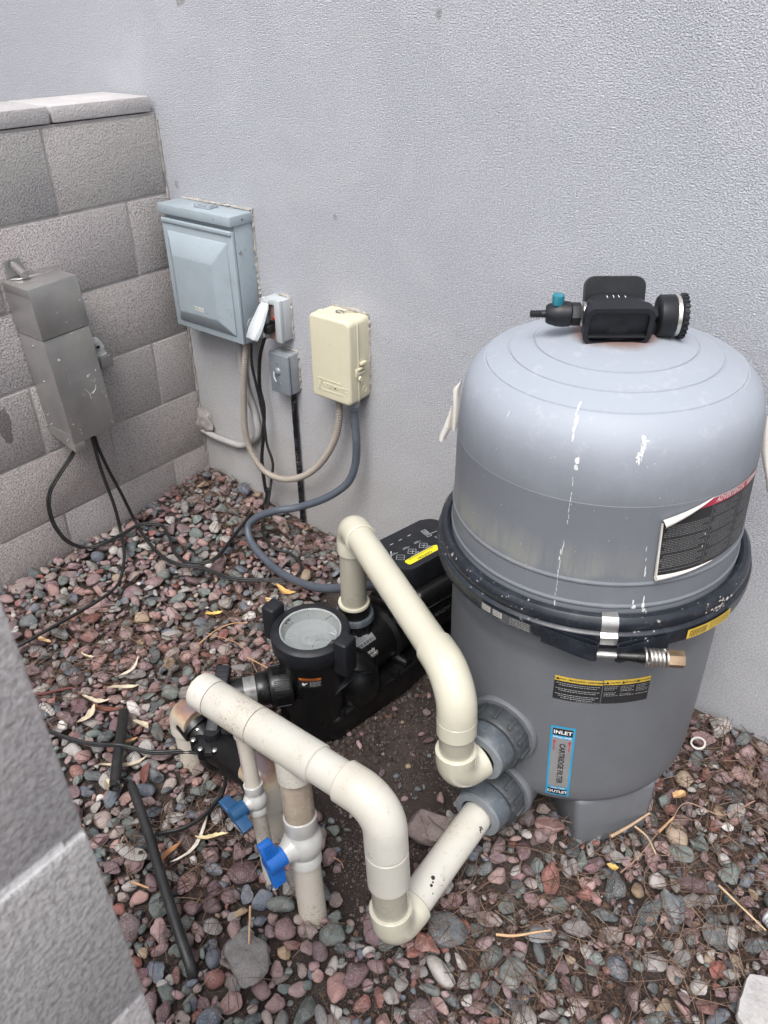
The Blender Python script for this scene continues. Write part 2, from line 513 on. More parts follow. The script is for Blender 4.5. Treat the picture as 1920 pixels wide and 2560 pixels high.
def soil_mat():
    mt, ns, ls, p = newmat("damp_soil")
    co = objco(ns)
    a = noise_tex(ns, ls, co, 6, 6, .7)
    c = ramp(ns, ls, a, [(.3, (.022, .016, .014)), (.5, (.042, .030, .026)), (.72, (.085, .064, .054))])
    g = noise_tex(ns, ls, co, 420, 2, .5); g2 = noise_tex(ns, ls, co, 9, 3, .6)
    m_ = mth(ns, ls, 'MULTIPLY', ramp(ns, ls, g, [(.60, 0.0), (.66, 1.0)]), ramp(ns, ls, g2, [(.42, .1), (.62, .9)]))
    c = mix(ns, ls, m_, c, (.30, .25, .22))
    ls.new(c, p.inputs['Base Color']); p.inputs['Roughness'].default_value = .95
    h = mth(ns, ls, 'ADD', noise_tex(ns, ls, co, 220, 5, .7), noise_tex(ns, ls, co, 60, 4, .6))
    ls.new(bump(ns, ls, h, .006, 1.0), p.inputs['Normal'])
    return mt
M_SOIL = soil_mat()

xs = [-30, -12, -5, -2, -1, -.5] + list(np.arange(-.3, 3.0, .0085)) + [3.1, 3.4, 4, 5, 8, 14, 30]
ys = [-30, -14, -8, -5, -3.5, -2.8, -2.4] + list(np.arange(-2.1, .06, .0085)) + [.1, .3]
gv = []
for yy in ys:
    for xx in xs:
        inn = -.35 < xx < 3.05 and -2.15 < yy < .1
        gv.append((xx, yy, ground_z(xx, yy) if inn else -.022 + .01 * noise.noise(V((xx, yy, 0)))))
nx = len(xs)
gf = [(j * nx + i, j * nx + i + 1, (j + 1) * nx + i + 1, (j + 1) * nx + i) for j in range(len(ys) - 1) for i in range(nx - 1)]
me = D.meshes.new("ground"); me.from_pydata([tuple(map(float, v)) for v in gv], [], gf); me.materials.append(M_SOIL)
me.polygons.foreach_set('use_smooth', [True] * len(gf))
go = D.objects.new("ground", me); COL.objects.link(go); go['kind'] = 'structure'; go['label'] = "dark damp soil under the gravel"

# ================================================================ GRAVEL
def pebble_shape(seed, sub=2, angular=.5):
    r = random.Random(seed)
    bm = BM(); bmesh.ops.create_icosphere(bm, subdivisions=sub, radius=1)
    pl = []
    for _ in range(r.randint(5, 12)):
        n = V((r.gauss(0, 1), r.gauss(0, 1), r.gauss(0, 1))).normalized(); pl.append((n, r.uniform(.46, .82)))
    off = V((r.uniform(0, 50), r.uniform(0, 50), r.uniform(0, 50)))
    for v in bm.verts:
        p = v.co.copy()
        for n, d in pl:
            s = p.dot(n)
            if s > d: p -= n * (s - d) * angular
        p *= 1 + .22 * noise.noise(p * 1.0 + off) + .07 * noise.noise(p * 2.9 + off) * (.4 + angular)
        v.co = p
    bm.verts.ensure_lookup_table()
    co = np.array([v.co[:] for v in bm.verts], dtype=np.float32)
    co /= np.abs(co).max(0)
    fc = np.array([[v.index for v in f.verts] for f in bm.faces], dtype=np.int32)
    bm.free()
    return co, fc
SHAPES = [pebble_shape(100 + i, 2, (.35, .8, .95, 1.0)[i % 4]) for i in range(48)]
SHAPES3 = [pebble_shape(100 + i, 3, (.35, .8, .95, 1.0)[i % 4]) for i in range(48)]

PAL = [((.225, .150, .152), 18), ((.135, .085, .094), 14), ((.115, .135, .128), 13), ((.070, .082, .086), 11), ((.105, .122, .148), 8),
       ((.235, .19, .175), 9), ((.33, .31, .295), 7), ((.18, .080, .068), 6), ((.29, .185, .172), 9), ((.19, .18, .175), 9), ((.27, .205, .145), 2.5), ((.50, .48, .46), 1.2)]
def pal(r):
    t = r.uniform(0, sum(w for _, w in PAL))
    for c, w in PAL:
        t -= w
        if t <= 0: break
    k = r.uniform(.8, 1.4); g = sum(c) / 3; s = r.uniform(.8, 1.25)
    return tuple((g + (x - g) * s) * k for x in c)

HS = .005; HX0, HY0, HX1, HY1 = -.12, -1.95, 2.85, .02
HNX = int((HX1 - HX0) / HS); HNY = int((HY1 - HY0) / HS)
H = np.zeros((HNY, HNX), dtype=np.float32)
for j in range(HNY):
    for i in range(0, HNX, 2):
        H[j, i] = ground_z(HX0 + i * HS, HY0 + j * HS, False)
    H[j, 1::2] = H[j, 0:-1:2] if HNX % 2 == 0 else H[j, 0:-1:2]
H0 = H.copy()
def hz(x, y, rad=.006):
    i0, i1 = int((x - rad - HX0) / HS), int((x + rad - HX0) / HS) + 1; j0, j1 = int((y - rad - HY0) / HS), int((y + rad - HY0) / HS) + 1
    i0 = max(0, min(HNX - 1, i0)); j0 = max(0, min(HNY - 1, j0)); i1 = max(i0 + 1, min(HNX, i1)); j1 = max(j0 + 1, min(HNY, j1))
    return float(H[j0:j1, i0:i1].max())

def rotm(r, tilt=.35):
    return (Matrix.Rotation(r.uniform(0, 6.2832), 3, 'Z') @ Matrix.Rotation(r.gauss(0, tilt), 3, 'X') @ Matrix.Rotation(r.gauss(0, tilt), 3, 'Y')
            @ Matrix.Rotation(r.uniform(0, 6.2832), 3, 'Z'))

PLACED = []   # (x, y, radius)
def settle(x, y, a, b, c, rm, cap=.03, force=False):
    """rest an ellipsoid on the height field; returns its centre height or None"""
    A = np.array(rm @ Matrix.Diagonal((a, b, c)))
    Q = A @ A.T                       # covariance: world extents
    ex, ey, ez = math.sqrt(Q[0, 0]), math.sqrt(Q[1, 1]), math.sqrt(Q[2, 2])
    i0, i1 = int((x - ex - HX0) / HS), int((x + ex - HX0) / HS) + 2; j0, j1 = int((y - ey - HY0) / HS), int((y + ey - HY0) / HS) + 2
    if i0 < 0 or j0 < 0 or i1 >= HNX or j1 >= HNY: return None
    gx = HX0 + np.arange(i0, i1) * HS - x; gy = HY0 + np.arange(j0, j1) * HS - y
    GX, GY = np.meshgrid(gx, gy)
    P = np.linalg.inv(Q)
    # for each (gx, gy) solve P-quadratic in z
    B_ = P[0, 2] * GX + P[1, 2] * GY; C_ = P[0, 0] * GX ** 2 + 2 * P[0, 1] * GX * GY + P[1, 1] * GY ** 2 - 1
    disc = B_ ** 2 - P[2, 2] * C_
    ok = disc > 0
    if ok.sum() < 4: return None
    sq = np.sqrt(np.where(ok, disc, 0)); zb = (-B_ - sq) / P[2, 2]; zt = (-B_ + sq) / P[2, 2]
    h = H[j0:j1, i0:i1]
    need = np.where(ok, h - zb, -9)
    v = np.sort(need[ok])
    zc = float(v[int(len(v) * .86)])
    if not force and zc + ez * .4 > H0[(j0 + j1) // 2, (i0 + i1) // 2] + cap: return None
    H[j0:j1, i0:i1] = np.where(ok, np.maximum(h, zt + zc), h)
    return zc

def blocked(x, y, a):
    if y > -.012 - a * .3 or (x < .012 + a * .3): return True
    if (x - 1.518) ** 2 + (y + .302) ** 2 < .19 ** 2: return True
    if 1.40 < x < 1.625 and y < -1.34: return True
    return False

SAND = [(0.957, -0.634, 0.000)[:2]]
gr = random.Random(77)
BV, BF, BC, BS = [], [], [], []; nvt = 0
def emit(x, y, zc, a, b, c, rm, col, S):
    global nvt
    si = gr.randrange(len(S)); co, fc = S[si]; BS.append(np.full(len(fc), si % 4 in (0, 1) or S is SHAPES, dtype=bool))
    M_ = np.array(rm @ Matrix.Diagonal((a, b, c)), dtype=np.float32)
    BV.append(co @ M_.T + np.array((x, y, zc), dtype=np.float32)); BF.append(fc + nvt); nvt += len(co)
    BC.append(np.tile(np.array(col + (1.0,), dtype=np.float32), (len(co), 1)))

RESERVED = []  # (x, y, r) spots kept for single stones laid below
def run_layer(tries, smin, smax, cap, dens=1.0, keep=None):
    for _ in range(tries):
        x = gr.uniform(-.02, 2.75); y = gr.uniform(-1.85, -.005)
        if x > 2.35 and gr.random() < .3: continue
        s = math.exp(gr.uniform(math.log(smin), math.log(smax)))
        a = s * gr.uniform(.85, 1.4); b = s * gr.uniform(.6, .98); c = s * gr.uniform(.38, .72)
        if blocked(x, y, a): continue
        if any((x - u) ** 2 + (y - v) ** 2 < (q_ + s * .6) ** 2 for u, v, q_ in RESERVED): continue
        d = pdist(x, y, SOIL) if .6 < x < 1.9 and y > -1.25 else 1
        if d < .0 and gr.random() < (.992 if s > .010 else .955) * (1 if d < -.03 else .86): continue
        # thin litter zone by the wall right of the tank: fewer stones
        if x > 1.62 and y > -.62 and gr.random() < .45: continue
        nz = noise.noise(V((x * 3.3, y * 3.3, 9)))
        if nz > .32 and gr.random() < .55: continue
        rm = rotm(gr, .32)
        z = settle(x, y, a, b, c, rm, cap)
        if z is None: continue
        emit(x, y, z, a, b, c, rm, pal(gr), SHAPES3 if s > .0108 and x < 2.4 and y > -1.5 else SHAPES)

# order matters: big stones first at the bottom, then smaller ones fill, then a few on top
run_layer(4500, .0165, .0265, .026)
run_layer(13000, .0115, .019, .025)
run_layer(30000, .0075, .0125, .022)
run_layer(40000, .0036, .0075, .018)

def pebble_mat():
    mt, ns, ls, p = newmat("river_pebble")
    co = objco(ns)
    at = ns.new('ShaderNodeAttribute'); at.attribute_name = 'tint'
    a = noise_tex(ns, ls, co, 55, 5, .7, .3)
    c = mix(ns, ls, ramp(ns, ls, a, [(.25, .72), (.55, 0.0)]), at.outputs['Color'], mix(ns, ls, 1.0, at.outputs['Color'], (.45, .42, .42), 'MULTIPLY'))
    d = noise_tex(ns, ls, co, 26, 6, .75)
    c = mix(ns, ls, ramp(ns, ls, d, [(.47, 0.0), (.72, .40)]), c, (.30, .265, .25))        # dust film
    sp_ = noise_tex(ns, ls, co, 520, 2, .6); sm = noise_tex(ns, ls, co, 17, 1, .5)
    c = mix(ns, ls, mth(ns, ls, 'MULTIPLY', ramp(ns, ls, sp_, [(.58, 0.0), (.66, .75)]), ramp(ns, ls, sm, [(.42, 0.0), (.6, 1.0)])), c, (.42, .38, .36))
    vn = noise_tex(ns, ls, co, 34, 2, .5, 2.2)
    c = mix(ns, ls, ramp(ns, ls, vn, [(.495, 0.0), (.505, .35), (.515, 0.0)]), c, (.45, .42, .4))
    ls.new(c, p.inputs['Base Color'])
    ls.new(ramp(ns, ls, a, [(.3, .55), (.7, .85)]), p.inputs['Roughness'])
    p.inputs['Specular IOR Level'].default_value = .35
    h = mth(ns, ls, 'ADD', noise_tex(ns, ls, co, 230, 4, .7), mth(ns, ls, 'MULTIPLY', noise_tex(ns, ls, co, 70, 3, .6), .8))
    ls.new(bump(ns, ls, h, .0028, .9), p.inputs['Normal'])
    return mt
M_PEB = pebble_mat()

# stones that stand out: placed on top of the bed, each an object of its own
def stone(xy, a, b, c, col, label, rz=0.0, seed=1, ang=.6, name="stone", group="stones that stand out of the gravel", tilt=.12):
    r = random.Random(seed)
    rm = Matrix.Rotation(R(rz), 3, 'Z') @ Matrix.Rotation(r.gauss(0, tilt), 3, 'X') @ Matrix.Rotation(r.gauss(0, tilt), 3, 'Y')
    z = settle(xy[0], xy[1], a, b, c, rm, 1, True)
    co, fc = pebble_shape(seed + 500, 4, ang)
    co = co @ np.array(rm @ Matrix.Diagonal((a, b, c)), dtype=np.float32).T
    me = D.meshes.new(name); me.from_pydata([tuple(map(float, v)) for v in co], [], [tuple(map(int, f)) for f in fc])
    me.materials.append(M_PEB); me.polygons.foreach_set('use_smooth', [True] * len(fc))
    at = me.attributes.new('tint', 'FLOAT_COLOR', 'POINT'); at.data.foreach_set('color', np.tile(np.array(col + (1,), dtype=np.float32), len(co)))
    o = D.objects.new(name, me); COL.objects.link(o); o.location = (xy[0], xy[1], z)
    o['label'] = label; o['category'] = "stone"; o['group'] = group
    return o
stone((1.560, -0.821, 0.020)[:2], .041, .034, .017, (.105, .115, .125), "smooth dark slate pebble right of the front pipe elbow", 30, 1, .25)
stone((1.549, -0.864, 0.020)[:2], .030, .021, .013, (.26, .115, .10), "flat brick-red stone just in front of the front pipe elbow", -10, 2, 1.0)
stone((1.433, -0.672, 0.020)[:2], .062, .040, .030, (.19, .15, .14), "rough brown rock lying beside the lower filter pipe", 35, 3, 1.0, name="rock")
stone((1.317, -1.072, 0.020)[:2], .048, .040, .016, (.175, .165, .162), "large flat grey stone beside the base of the black hose end", -25, 4, .95)
stone((1.693, -0.725, 0.030)[:2], .027, .02, .015, (.19, .20, .215), "pale slate stone in the gravel right of the lower pipe", 10, 5, .9)
stone((1.234, -0.886, 0.030)[:2], .021, .017, .013, (.42, .38, .35), "cream rounded pebble left of the dark blue valve handle", 50, 6, .2)
stone((1.553, -0.435, 0.020)[:2], .001, .001, .001, (.2, .2, .2), "x", 0, 7, .2) if False else None
stone((0.601, -0.972, 0.030)[:2], .014, .010, .009, (.66, .63, .60), "small white pebble by the black cables at the left", 15, 8, .3)
stone((1.610, -0.532, 0.020)[:2], .030, .021, .015, (.24, .14, .13), "pinkish stone against the foot of the filter tank", 12, 9, .8)
stone((0.358, -0.249, 0.030)[:2], .026, .019, .012, (.42, .41, .39), "pale crumbling rock near the wall corner", 0, 10, 1.0)
stone((0.619, -0.528, 0.030)[:2], .001, .001, .001, (.2, .2, .2), "x", 0, 7, .2) if False else None
stone((1.692, -0.811, 0.030)[:2], .03, .024, .018, (.14, .15, .14), "grey-green angular stone at the bottom of the gravel bed", 70, 12, 1.0)
stone((0.990, -1.070, 0.030)[:2], .034, .015, .011, (.36, .345, .32), "long pale slab-like stone left of the black hose", 25, 13, 1.0)
stone((1.862, -0.525, 0.030)[:2], .036, .021, .013, (.155, .17, .18), "long blue-grey slate stone at the lower right", -50, 14, 1.0)

bv = np.concatenate(BV); bf = np.concatenate(BF); bc = np.concatenate(BC)
me = D.meshes.new("gravel")
me.vertices.add(len(bv)); me.vertices.foreach_set('co', bv.ravel())
me.loops.add(len(bf) * 3); me.loops.foreach_set('vertex_index', bf.ravel())
me.polygons.add(len(bf)); me.polygons.foreach_set('loop_start', np.arange(0, len(bf) * 3, 3, dtype=np.int32))
me.update(calc_edges=True)
me.polygons.foreach_set('use_smooth', np.concatenate(BS))
at = me.attributes.new('tint', 'FLOAT_COLOR', 'POINT'); at.data.foreach_set('color', bc.ravel())
me.materials.append(M_PEB)
o = D.objects.new("gravel", me); COL.objects.link(o); o['kind'] = 'stuff'; o['label'] = "bed of mauve, grey and slate river gravel"
print("pebbles", len(BV), "faces", len(bf))

# ---------------------------------------------------------------- needles, chips, grit (uncountable litter)
def raw_mesh(name, verts, faces, mats, label, mi=None, smooth=False, tint=None):
    me = D.meshes.new(name); me.from_pydata(verts, [], faces)
    for q_ in (mats if isinstance(mats, list) else [mats]): me.materials.append(q_)
    if smooth: me.polygons.foreach_set('use_smooth', [True] * len(faces))
    if tint is not None:
        a_ = me.attributes.new('tint', 'FLOAT_COLOR', 'POINT'); a_.data.foreach_set('color', np.array([c for t in tint for c in (*t, 1.0)], dtype=np.float32))
    o = D.objects.new(name, me); COL.objects.link(o); o['kind'] = 'stuff'; o['label'] = label
    return o
def tint_mat(name, rough=.8, bmp=.0006):
    mt, ns, ls, p = newmat(name); at = ns.new('ShaderNodeAttribute'); at.attribute_name = 'tint'
    co = objco(ns)
    c = mix(ns, ls, ramp(ns, ls, noise_tex(ns, ls, co, 200, 3, .6), [(.35, .5), (.6, 0.0)]), at.outputs['Color'], mix(ns, ls, 1.0, at.outputs['Color'], (.5, .45, .42), 'MULTIPLY'))
    ls.new(c, p.inputs['Base Color']); p.inputs['Roughness'].default_value = rough; p.inputs['Specular IOR Level'].default_value = .3
    ls.new(bump(ns, ls, noise_tex(ns, ls, co, 300, 2, .6), bmp, .7), p.inputs['Normal'])
    return mt
M_TINT = tint_mat("dry_litter")
lr = random.Random(5)
def litter_density(x, y):
    d = .06
    if x > 1.62 and y > -.95: d = 1.0
    if x > 1.5 and y < -.5: d = max(d, .30)
    if x < .35 and y > -.22: d = 1.0
    if y > -.16: d = max(d, .8)
    if .5 < x < 1.1 and -.85 < y < -.3: d = max(d, .55)
    n_ = noise.noise(V((x * 3.3, y * 3.3, 9)))
    if n_ > .25: d = max(d, .85)
    return d * (.6 + .8 * (noise.noise(V((x * 7, y * 7, 1))) + .5))
NEE_COL = [(.085, .050, .038), (.125, .075, .054), (.060, .038, .031), (.15, .10, .075), (.20, .145, .11)]
vs_, fs_, ts_ = [], [], []
def strand(pts, r0, col):
    b = len(vs_); n = len(pts)
    for i, p in enumerate(pts):
        t = (pts[min(n - 1, i + 1)] - pts[max(0, i - 1)]).normalized()
        u = t.cross(V((0, 0, 1))); u = u.normalized() if u.length > 1e-4 else V((1, 0, 0)); w = u.cross(t)
        rr_ = r0 * (1 - .5 * abs(i / (n - 1) - .4))
        for k in range(3):
            a_ = 2.0944 * k; vs_.append(tuple(p + (u * math.cos(a_) + w * math.sin(a_)) * rr_)); ts_.append(col)
    for i in range(n - 1):
        for k in range(3):
            k2 = (k + 1) % 3; fs_.append((b + i * 3 + k, b + i * 3 + k2, b + i * 3 + 3 + k2, b + i * 3 + 3 + k))
def in_clear(x, y):
    return blocked(x, y, 0) or (pdist(x, y, SOIL) < 0 and lr.random() < .97 if .6 < x < 1.9 and y > -1.25 else False)
cnt = 0
while cnt < 7500:
    x, y = lr.uniform(0, 2.6), lr.uniform(-1.7, 0)
    if lr.random() > litter_density(x, y) or in_clear(x, y): continue
    L = lr.uniform(.03, .11); a_ = lr.uniform(0, 6.283); k_ = lr.gauss(0, 6)
    kk = lr.uniform(.8, 1.3); col = tuple(c * kk for c in NEE_COL[lr.randrange(5)])
    pts = []; px, py = x, y; n_ = 5
    zt = [0] * n_
    for i in range(n_):
        pts.append([px, py]); a_ += k_ * L / n_; px += math.cos(a_) * L / n_; py += math.sin(a_) * L / n_
    if any(q_[1] > -.004 or q_[0] < .01 for q_ in pts): continue
    zs = [hz(q_[0], q_[1], .004) for q_ in pts]
    # rest on the highest points: straight line above them, slightly sagging
    za = max(zs[0], zs[1]); zb = max(zs[-1], zs[-2]); P = []
    lift = max(0, max(z_ - (za + (zb - za) * i / (n_ - 1)) for i, z_ in enumerate(zs)))
    for i, q_ in enumerate(pts): P.append(V((q_[0], q_[1], za + (zb - za) * i / (n_ - 1) + lift * .8 + .0008)))
    strand(P, lr.uniform(.0005, .00095), col); cnt += 1
raw_mesh("pine_needles", vs_, fs_, M_TINT, "reddish brown dry pine needles strewn over the gravel", tint=ts_)
# leaf chips and bark crumbs lodged between the stones
vs_, fs_, ts_ = [], [], []
cnt = 0
while cnt < 16000:
    x, y = lr.uniform(0, 2.6), lr.uniform(-1.7, 0)
    if lr.random() > litter_density(x, y) * .8 + .15 or in_clear(x, y): continue
    i_, j_ = int((x - HX0) / HS), int((y - HY0) / HS)
    z = float(H[j_, i_])
    if z - float(H0[j_, i_]) > .009 and lr.random() < .985: continue
    s = lr.uniform(.0015, .0055); n_ = V((lr.gauss(0, .5), lr.gauss(0, .5), 1)).normalized(); u = n_.orthogonal().normalized(); u = Quaternion(n_, lr.uniform(0, 6.28)) @ u; w = n_.cross(u)
    kk = lr.uniform(.5, 1.25); col = tuple(c * kk for c in NEE_COL[lr.randrange(4)]); b = len(vs_); c0 = V((x, y, z + .001))
    th = s * .3
    for sg in (1, -1):
        for a_, k_ in ((0, 1), (1.9, .5), (3.3, .9), (4.8, .45)):
            vs_.append(tuple(c0 + u * math.cos(a_) * s * k_ * 1.6 + w * math.sin(a_) * s + n_ * th * sg * .5)); ts_.append(col)
    fs_ += [(b, b + 1, b + 2, b + 3), (b + 7, b + 6, b + 5, b + 4)] + [(b + k, b + 4 + k, b + 4 + (k + 1) % 4, b + (k + 1) % 4) for k in range(4)]
    cnt += 1
raw_mesh("bark_litter", vs_, fs_, M_TINT, "brown bark and leaf crumbs between the stones", tint=ts_)
co_s, fc_s = pebble_shape(900, 1, .9)
# pale grit on the bare soil
vs_, fs_, ts_ = [], [], []
cnt = 0
while cnt < 5000:
    x, y = lr.uniform(.9, 1.75), lr.uniform(-1.2, -.25)
    d = pdist(x, y, SOIL)
    if d > .03 or in_clear(x, y) and False: continue
    if noise.noise(V((x * 6, y * 6, 2))) < lr.uniform(-.35, .35): continue
    s = math.exp(lr.uniform(math.log(.0006), math.log(.0038))); z = ground_z(x, y); b = len(vs_)
    g_ = lr.uniform(.04, .24); col = (g_, g_ * .86, g_ * .78)
    q_ = Quaternion((lr.random(), lr.random(), lr.random(), lr.random())).normalized()
    for p in ((1, 0, 0), (-1, 0, 0), (0, 1, 0), (0, -1, 0), (0, 0, 1), (0, 0, -1)):
        vs_.append(tuple(V((x, y, z + s * .3)) + (q_ @ V(p)) * s * lr.uniform(.7, 1.2))); ts_.append(col)
    fs_ += [(b + 4, b, b + 2), (b + 4, b + 2, b + 1), (b + 4, b + 1, b + 3), (b + 4, b + 3, b), (b + 5, b + 2, b), (b + 5, b + 1, b + 2), (b + 5, b + 3, b + 1), (b + 5, b, b + 3)]
    cnt += 1
cnt = 0
while cnt < 1500:
    x, y = lr.uniform(.95, 1.75), lr.uniform(-1.2, -.25)
    if pdist(x, y, SOIL) > .03 or noise.noise(V((x * 5, y * 5, 7))) < lr.uniform(-.25, .45): continue
    s = math.exp(lr.uniform(math.log(.002), math.log(.0085))); z = ground_z(x, y); b = len(vs_)
    g_ = lr.uniform(.025, .075); co_, fc_ = SHAPES[cnt % 48] if s > .004 else (co_s, fc_s)
    q_ = Quaternion((lr.random(), lr.random(), lr.random(), lr.random())).normalized()
    for p in co_: vs_.append(tuple(V((x, y, z + s * .2)) + (q_ @ V(p.tolist())) * s * lr.uniform(.85, 1.12))); ts_.append((g_ * 1.2, g_ * .88, g_ * .76))
    fs_ += [tuple(int(i) + b for i in t) for t in fc_]; cnt += 1
raw_mesh("grit", vs_, fs_, M_TINT, "pale grit scattered over the bare soil by the pump", tint=ts_)

# ---------------------------------------------------------------- dead leaves and twigs one can tell apart
def leaf(xy, L, W, rz, col, label, group=None, curl=1.0, seed=0, tilt=.2, name="dry_leaf", lift=.004):
    r = random.Random(seed); bm = BM(); n = 10; rows = []
    for i in range(n + 1):
        t = i / n; wd_ = W * math.sin(math.pi * min(1, t * .96 + .02)) ** .7 * (1 + .15 * r.uniform(-1, 1))
        bend = curl * .5 * L * (t - .5) ** 2
        side = .1 * L * math.sin(t * 4 + seed)
        row = []
        for j in range(5):
            s = (j - 2) / 2
            row.append(V(((t - .5) * L, s * wd_ / 2 + side, bend + abs(s) * wd_ * .35 * curl * (1 if j < 3 else .6) + .0012 * r.uniform(-1, 1))))
        rows.append(row)
    for sg, o_ in ((0, 0.0), (1, -.0006)):
        g = [[bm.verts.new(p + V((0, 0, o_))) for p in row] for row in rows]
        for i in range(n):
            for j in range(4):
                q_ = (g[i][j], g[i + 1][j], g[i + 1][j + 1], g[i][j + 1]); bm.faces.new(q_ if not sg else q_[::-1])
    z = hz(xy[0], xy[1], L * .3)
    bmesh.ops.transform(bm, matrix=Matrix.Translation((xy[0], xy[1], z + lift - .004)) @ Matrix.Rotation(R(rz), 4, 'Z') @ Matrix.Rotation(r.uniform(-tilt, tilt), 4, 'X') @ Matrix.Rotation(r.uniform(-tilt, tilt), 4, 'Y'), verts=bm.verts)
    m_ = simple("leaf_%d" % seed, col, .75, var=.3, vscale=70, bmp=.0008, bscale=200, spec=.25)
    return single(name, bm, m_, label, "leaf", group, smooth=True)
PALE = (.48, .41, .31); BRN = (.16, .065, .045); ORN = (.45, .22, .08); YEL = (.62, .42, .12)
def CXY(p): return p[:2]
LG = "dead leaves on the gravel"
leaf((0.580, -0.498, 0.030)[:2], .046, .018, 70, YEL, "crumpled yellow leaf standing up in the gravel left of the pump", LG, 1.6, 1)
leaf((0.683, -0.320, 0.030)[:2], .07, .02, 10, (.55, .34, .12), "ragged tan leaf between the grey hose and the pump lid", LG, 1.3, 2)
leaf((0.665, -0.372, 0.030)[:2], .045, .018, 150, (.60, .43, .22), "pale tan leaf just left of the ragged one by the pump lid", LG, 1.2, 3)
leaf((0.311, -0.838, 0.030)[:2], .05, .016, -8, (.60, .40, .22), "orange-tan leaf beside the black cable at the left edge", LG, .8, 4)
leaf((0.447, -0.802, 0.030)[:2], .048, .012, -5, (.62, .52, .38), "short pale curled pod at the left of the gravel", LG, 1.8, 5)
leaf((0.574, -0.769, 0.030)[:2], .085, .008, -75, (.60, .52, .42), "thin pale curled strip pointing away from the wall", LG, .9, 6)
leaf((0.613, -0.815, 0.030)[:2], .07, .013, 65, PALE, "long pale folded leaf lying steeply left of the pipe manifold", LG, 1.2, 7)
leaf((0.595, -0.877, 0.030)[:2], .075, .016, 35, PALE, "pale folded leaf crossing a dark red one", LG, 1.1, 8)
leaf((0.615, -0.915, 0.030)[:2], .055, .02, 100, PALE, "wide cream crumpled leaf at the left of the leaf cluster", LG, 1.6, 9)
leaf((0.630, -0.870, 0.035)[:2], .09, .014, 12, BRN, "dark red-brown glossy leaf inside the pale leaf cluster", LG, .6, 10)
leaf((0.491, -0.926, 0.035)[:2], .11, .014, 30, (.13, .05, .045), "long maroon leaf near the left edge", LG, .5, 11)
leaf((0.740, -0.859, 0.035)[:2], .045, .018, 10, PALE, "crumpled cream leaf on the short black pipe", LG, 1.9, 12)
leaf((0.753, -0.916, 0.035)[:2], .06, .012, 80, (.46, .27, .12), "orange-brown folded leaf by the short black pipe", LG, 1.5, 13)
leaf((0.802, -0.953, 0.030)[:2], .10, .011, 70, PALE, "long cream ribbon-like leaf left of the short black pipe", LG, 1.2, 14)
leaf((0.837, -0.998, 0.030)[:2], .05, .026, 15, (.52, .45, .33), "broad cream leaf beside the open end of the black pipe", LG, 1.5, 15)
leaf((0.862, -0.937, 0.030)[:2], .05, .018, -60, (.14, .06, .05), "dark red leaf right of the short black pipe", LG, .7, 16)
leaf((1.086, -0.951, 0.035)[:2], .062, .014, 40, (.66, .55, .33), "cream boat-shaped leaf left of the small valve", LG, 1.3, 17)
leaf((1.063, -0.979, 0.035)[:2], .115, .008, -85, (.58, .53, .46), "thin white curled leaf beside the long black hose", LG, .9, 18)
leaf((1.048, -1.025, 0.030)[:2], .06, .016, 95, (.30, .15, .07), "brown curled leaf touching the long black hose", LG, 1.0, 19)
leaf((1.783, -0.287, 0.030)[:2], .03, .02, 80, (.50, .32, .17), "tan folded leaf right of the tank foot", LG, 1.3, 20)
leaf((1.742, -0.524, 0.030)[:2], .022, .014, 30, (.56, .37, .12), "small yellow-brown leaf in front of the tank foot", LG, 1.2, 21)

def twig(pts, r0, col, label, group="dry twigs on the ground", name="dry_twig"):
    bm = BM(); P = catmull([V((p[0], p[1], max(p[2], hz(p[0], p[1], .004) + r0))) for p in pts], .008)
    n = len(P); rr = [r0 * (1 - .45 * i / n) * (1 + .12 * noise.noise(p * 90)) for i, p in enumerate(P)]
    sweep(bm, P, rr, 9)
    return single(name, bm, simple("twig_wood", col, .8, var=.3, vscale=60, bmp=.0008), label, "twig", group)
TAN = (.42, .29, .19)
twig([(1.715, -0.477, 0.030), (1.736, -0.433, 0.034), (1.754, -0.381, 0.030)], .0034, TAN, "thick pale split twig lying at the tank foot")
twig([(1.743, -0.427, 0.030), (1.771, -0.434, 0.030), (1.799, -0.459, 0.030)], .0022, TAN, "thin bent tan twig right of the tank foot")
twig([(1.785, -0.410, 0.030), (1.796, -0.359, 0.030)], .003, (.40, .24, .14), "short straight orange-brown twig beyond the bent one")
twig([(1.761, -0.536, 0.030), (1.775, -0.484, 0.030), (1.784, -0.414, 0.030)], .0015, (.28, .17, .12), "long thin brown twig under the bent tan one")
twig([(1.637, -0.778, 0.030), (1.663, -0.762, 0.032), (1.690, -0.732, 0.030), (1.709, -0.713, 0.030)], .0026, (.50, .32, .18), "orange-tan stick right of the dark slate pebble")
twig([(0.657, -0.614, 0.030), (0.654, -0.553, 0.032), (0.669, -0.511, 0.034), (0.696, -0.479, 0.030)], .002, (.46, .26, .13), "curved orange stem left of the pump lid")
twig([(0.791, -0.569, 0.030), (0.871, -0.563, 0.030)], .0018, (.45, .26, .13), "short orange stem left of the pump intake")
twig([(1.260, -1.008, 0.030), (1.310, -1.058, 0.035)], .0022, (.50, .31, .18), "upright orange stick at the lower middle")
twig([(1.914, -0.448, 0.030), (1.959, -0.464, 0.030), (2.007, -0.481, 0.030)], .0022, (.46, .33, .20), "long straight tan stalk at the lower right edge")
twig([(1.052, -1.111, 0.030), (1.087, -1.099, 0.030)], .0024, (.50, .28, .16), "short orange stick by the near wall")
twig([(0.640, -0.573, 0.030), (0.747, -0.551, 0.031), (0.860, -0.596, 0.030)], .0014, (.32, .18, .12), "thin brown stem in front of the pump pot")
